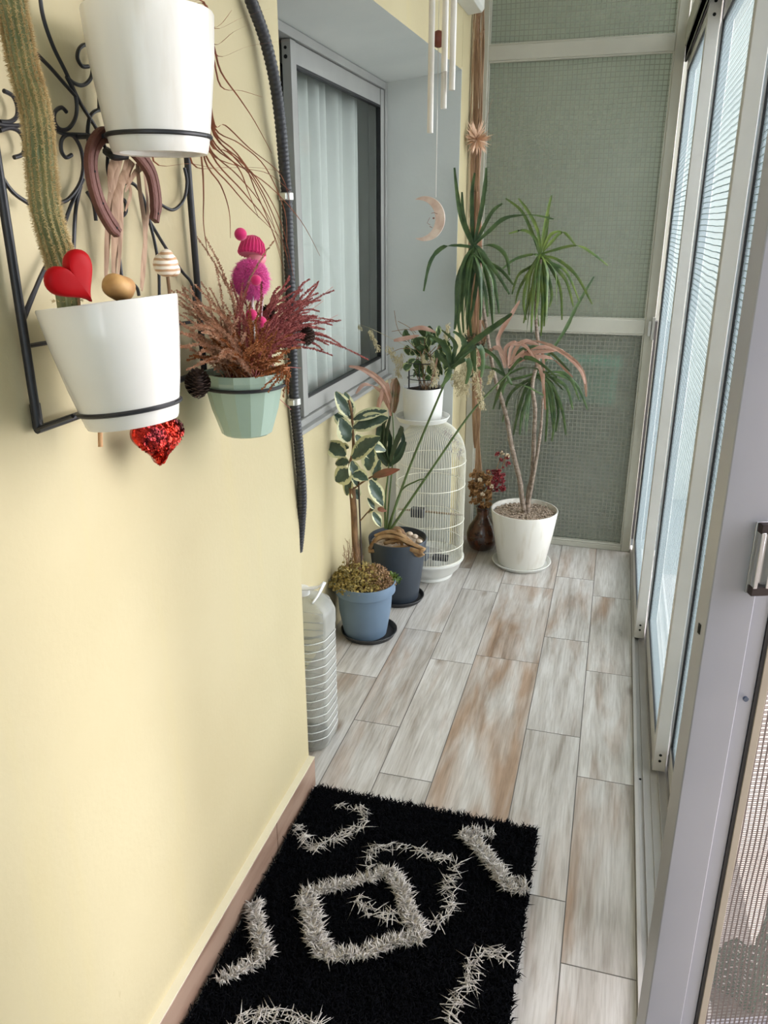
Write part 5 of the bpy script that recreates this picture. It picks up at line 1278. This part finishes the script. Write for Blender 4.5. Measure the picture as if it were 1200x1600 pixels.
plume(pl, [DPp(735,560,.06), DPp(728,585,.06), DPp(722,610,.06)], .040, 330)
plume(pl, [DPp(742,560,.05), DPp(746,590,.05), DPp(750,612,.05), DPp(754,635,.05)], .022, 180)
plume(pl, [DPp(712,580,.05), DPp(714,600,.05)], .026, 120)
plume(pl, [DPp(770,580,.08), DPp(764,595,.08)], .014, 60)
plume(pl, [DPp(738,545,.06), DPp(734,556,.06)], .022, 90)
pl.build('flower_plume', PLM, pm, smooth=False)

# ------------------------------------------------------------------ dracaena in white pot at the end
WP = (-0.325, 3.468); zw = PY(820, 795, WP[1]).z
dc = thing('dracaena', (WP[0], WP[1], 0), 'dracaena with three bare twisting stems in a white pot at the end wall', 'potted plant')
saucer(dc, WP, 0.137, 0.0, 0.020, POTW2)
rW = 0.152
b = MB(); b.lathe([(0.100, 0.006), (0.108, 0.010), (0.122, zw*.3), (0.138, zw*.62), (rW, zw-.003), (rW-.001, zw), (rW-.005, zw), (rW-.008, zw-.03), (0.11, .03), (.003, .03)], (WP[0], WP[1], 0), 64)
b.build('pot', STREAKPOT, dc)
soil(dc, WP, rW-.010, zw-.022, GRAVEL, 'gravel', .004)
b = MB()
for i in range(700):
    a = rnd(0, 2*PI); r_ = (rW-.016)*math.sqrt(rnd(0, 1)); b.ell((WP[0]+r_*math.cos(a), WP[1]+r_*math.sin(a), zw-.020+rnd(0, .004)), rnd(.003, .006), rnd(.003, .006), rnd(.002, .004), 5, 4)
tag(b.build('pebbles', GRAVEL, dc), kind='stuff')
def WPp(x, y, dy=0): return PY(x, y, WP[1]+dy)
stems = [([(822,812,0),(815,775,-.01),(812,750,-.02),(800,700,-.02),(793,660,0),(785,628,.03),(774,592,-.02),(765,545,-.06),(755,480,-.10),(742,395,-.12)], .0125),
         ([(824,812,0),(826,770,0),(832,740,0),(834,690,0),(836,640,0),(832,600,0),(842,555,.03),(838,510,.04),(838,470,.04),(845,405,.04)], .0115),
         ([(823,800,0),(832,752,-.01),(841,700,-.02),(846,660,0),(848,622,.02)], .009)]
for k, (s_, r_) in enumerate(stems):
    pp = spline([WPp(x, y, dy) for x, y, dy in s_], 6); pp[0].z = zw-.03; n = len(pp); b = MB(); b.tube(pp, [r_*(1-.5*i/(n-1))*(1+.05*math.sin(i*1.9)) for i in range(n)], 12); b.build('stem', BARK, dc)
def crown_px(c, trs, extra, m_, wd, y0, name='leaf_crown', L=(.22, .34), edl=(-0.5, 1.0)):
    b = MB()
    for tr in trs:
        d_ = rnd(-.05, .05); n0 = len(tr); pp = spline([WPp(c[0]+rnd(-3, 3), c[1]+rnd(-3, 3), y0)]+[WPp(x, y, y0+d_*(i+1)/n0) for i, (x, y) in enumerate(tr)], 5); n = len(pp)
        b.blade(pp, [wd*rnd(.85, 1.1)*(0.35+0.65*math.sin(PI*min(1, .12+.86*(i/(n-1)))))+.0003 for i in range(n)], (1, rnd(-.2, .3), rnd(-.2, .2)), .3)
    cc = WPp(c[0], c[1], y0)
    for i in range(extra):
        az = rnd(0, 2*PI); el = rnd(*edl); arc_leaf(b, cc+Vector((0, 0, rnd(-.03, .01))), az, el, rnd(*L), wd*1.7, rnd(.9, 1.7), fold=.3)
    return b.build(name, m_, dc)
# left crown
c = (740,385)
crown_px(c, [[(722,345),(714,300),(710,262)],[(725,340),(722,300)],[(738,350),(738,300),(742,270)],[(752,330),(758,290),(760,262)],[(756,355),(770,330),(785,318)],[(765,360),(790,340),(830,335),(865,342)],[(715,384),(690,388),(672,410),(662,455)],[(770,384),(790,400),(796,430)]], 0, G1, .0085, -.12)
crown_px(c, [[(725,410),(715,450),(712,500),(710,515)],[(730,410),(722,460),(724,520)],[(735,412),(732,470),(736,525)],[(745,412),(752,460),(750,500)],[(752,405),(764,450),(770,510)],[(758,400),(772,440),(780,490)],[(728,405),(714,440),(712,480)],[(748,410),(742,460),(735,500)],[(756,400),(778,430),(796,460)],[(732,410),(726,450),(718,490)],[(740,412),(757,450),(762,495)],[(750,405),(780,420),(802,445)],[(735,410),(720,440),(716,500),(722,530)],[(742,410),(735,450),(730,515)]], 10, G1, .0085, -.12, edl=(-1.2, -.3))
# middle crown
c = (845,398)
crown_px(c, [[(850,360),(858,320),(862,305)],[(852,372),(858,335)],[(860,380),(880,363),(900,385)],[(838,375),(820,360),(795,365)],[(832,365),(815,330),(790,310)],[(860,392),(900,383),(925,395),(950,415)],[(832,398),(805,405),(785,420)],[(858,370),(872,362),(886,364)],[(840,360),(825,330),(810,310)]], 0, G2, .0065, .04)
crown_px(c, [[(826,430),(818,470),(822,500)],[(835,430),(832,480),(830,520)],[(845,430),(848,480),(845,525)],[(855,425),(862,460),(858,480)],[(865,415),(885,440),(896,480)],[(870,405),(900,430),(925,475)],[(830,420),(812,450),(805,475)],[(838,430),(826,470),(818,505)],[(850,425),(852,470),(850,510)],[(858,415),(875,450),(878,500)],[(860,410),(885,425),(905,470)],[(832,415),(810,430),(800,460)],[(842,430),(840,470),(836,500)],[(836,430),(838,480),(842,510)]], 10, G2, .0065, .04, edl=(-1.2, -.3))
# low crown behind the stems
c = (838,585)
crown_px(c, [[(815,600),(795,620),(785,660)],[(820,610),(808,650),(802,680)],[(825,620),(815,650),(812,680)],[(850,600),(855,640),(852,690)],[(855,605),(862,640),(865,680)],[(860,600),(878,640),(884,680)],[(862,590),(885,605),(895,640)],[(870,585),(900,600),(918,640)],[(815,590),(790,600),(780,640)],[(862,600),(872,640),(868,675)],[(880,520),(900,480),(928,432)],[(865,580),(890,590),(905,625)],[(858,600),(866,650),(862,690)]], 6, G1, .0075, .06, edl=(-1.2, -.2))

# ------------------------------------------------------------------ brown glass vase with dried flowers
VC = (-0.535, 3.60)
vt = thing('vase', (VC[0], VC[1], 0), 'round dark brown glass vase of dried flowers between the birdcage and white pot', 'vase')
rv = width_at(VC, .08, 46)
VG_ = mat('brown_glass', (84, 46, 30), 0.12, c2=(50, 24, 18), scale=22, coat=0.8, contrast=(0.45, 0.6))
b = MB(); b.lathe([(rv*.6, 0), (rv*.85, .012), (rv*1.03, .05), (rv*1.04, .08), (rv*.9, .115), (rv*.6, .15), (rv*.42, .175), (rv*.44, .20), (rv*.5, .215), (rv*.38, .215), (rv*.34, .18)], (VC[0], VC[1], 0), 40); b.build('glass_body', VG_, vt)
DFs = [mat('dried_flower_gold', (176, 136, 88), 0.8, c2=(132, 92, 56), scale=60), mat('dried_flower_red', (150, 52, 56), 0.8, c2=(110, 34, 42), scale=60), mat('dried_flower_cream', (214, 196, 170), 0.8)]
def VP(x, y, dy=0): return PY(x, y, VC[1]+dy)
def blossom(b, c, r_, n_=16):
    for i in range(n_):
        v_ = Vector((rnd(-1, 1), rnd(-1, .6), rnd(-.7, 1))).normalized(); s = v_.orthogonal().normalized()*r_*.28; b.add([c, c+v_*r_*.6-s, c+v_*r_, c+v_*r_*.6+s], [(0,1,2), (0,2,3)])
b = MB()
for i in range(90): blossom(b, VP(rnd(735, 766), rnd(736, 790), rnd(-.06, .0)), rnd(.010, .019), 22)
b.build('dried_flowers', DFs[0], vt, smooth=False)
b = MB()
for i in range(60): blossom(b, VP(rnd(762, 788), rnd(735, 768), rnd(-.05, .0)), rnd(.008, .014))
for i in range(16): blossom(b, VP(rnd(774, 796), rnd(705, 745), rnd(-.04, .0)), rnd(.007, .013))
b.build('dried_flowers', DFs[1], vt, smooth=False)
b = MB()
for x, y in ((750,750),(754,772),(785,708),(793,712),(768,760)): blossom(b, VP(x, y, -.06), .013, 20)
b.build('dried_flowers', DFs[2], vt, smooth=False)
b = MB()
for x, y in ((745,740),(756,735),(770,735),(785,705),(792,712),(775,745),(740,755)): b.tube([Vector((VC[0], VC[1], .19)), VP(x, y, -.02)], .0014, 4)
b.build('stems', DFs[0], vt)

# tall bundle of dried palm sheaths rising beside the wall from the vase to the ceiling
tb = thing('dried_palm_bundle', VP(744, 770, .04), 'tall bundle of dried tan palm sheaths rising by the wall from the brown vase', 'dried palm')
for tr, wd, m_ in (([(747,770),(744,700),(742,620),(741,520),(740,420),(739,330),(741,250),(742,170)], .020, TAN), ([(741,700),(737,600),(736,500),(733,420),(735,330),(738,240)], .012, TAN), ([(744,640),(746,560),(745,480),(746,400),(744,300),(745,220)], .015, DRY),
                   ([(741,300),(741,200),(743,100),(746,0),(746,-60)], .014, TAN), ([(736,280),(738,160),(742,60),(744,-50)], .008, DRY), ([(746,260),(750,150),(752,60),(752,-40)], .006, TAN), ([(733,560),(728,480),(727,440)], .010, TAN), ([(750,540),(756,520),(752,500)], .010, TAN)):
    pp = spline([VP(x+3, y, -.01+rnd(-.01, .01)) for x, y in tr], 6); n = len(pp); b = MB()
    b.blade(pp, [wd*(.75+.25*math.sin(i*.7)) for i in range(n)], (1, -.15, 0), .45); b.v = [(max(x, -0.652), y, z) for x, y, z in b.v]; b.build('sheath', m_, tb, solid=.003)
b = MB()
for i in range(26):
    x0 = rnd(732, 750); pp = spline([VP(x0+rnd(-2, 2), rnd(180, 420), -.03), VP(x0+rnd(-3, 5), rnd(60, 160), -.03), VP(744+rnd(-8, 14), rnd(-60, 60), -.03)], 4); b.tube(pp, .0011, 4)
b.tube(spline([VP(755,210,.03), VP(762,180,.03), VP(769,155,.03)], 4), .001, 4)
b.v = [(max(x, -0.655), y, z) for x, y, z in b.v]; b.build('fibres', TAN, tb)
sc0 = VP(745, 218, -.07); b = MB()
for i in range(90):
    v_ = Vector((R.gauss(0, 1), R.gauss(0, 1)-.7, R.gauss(0, 1))).normalized(); l_ = rnd(.05, .085); s = v_.orthogonal().normalized()*.004
    b.add([sc0, sc0+v_*l_*.5-s, sc0+v_*l_, sc0+v_*l_*.5+s], [(0,1,2), (0,2,3)])
b.v = [(max(x, -0.654), y, z) for x, y, z in b.v]; b.build('spiky_head', mat('pale_dry_spike', (224, 188, 160), 0.7), tb, smooth=False)
# dark foliage tuft at the sheath's middle
b = MB(); 
for i in range(60): arc_leaf(b, VP(rnd(728, 756), rnd(525, 548), -.01), rnd(0, 2*PI), rnd(-.2, 1.2), rnd(.03, .07), .008, rnd(.5, 2), n=4)
b.v = [(max(x, -0.655), y, z) for x, y, z in b.v]; b.build('leaf_tuft', G3, tb, smooth=False)
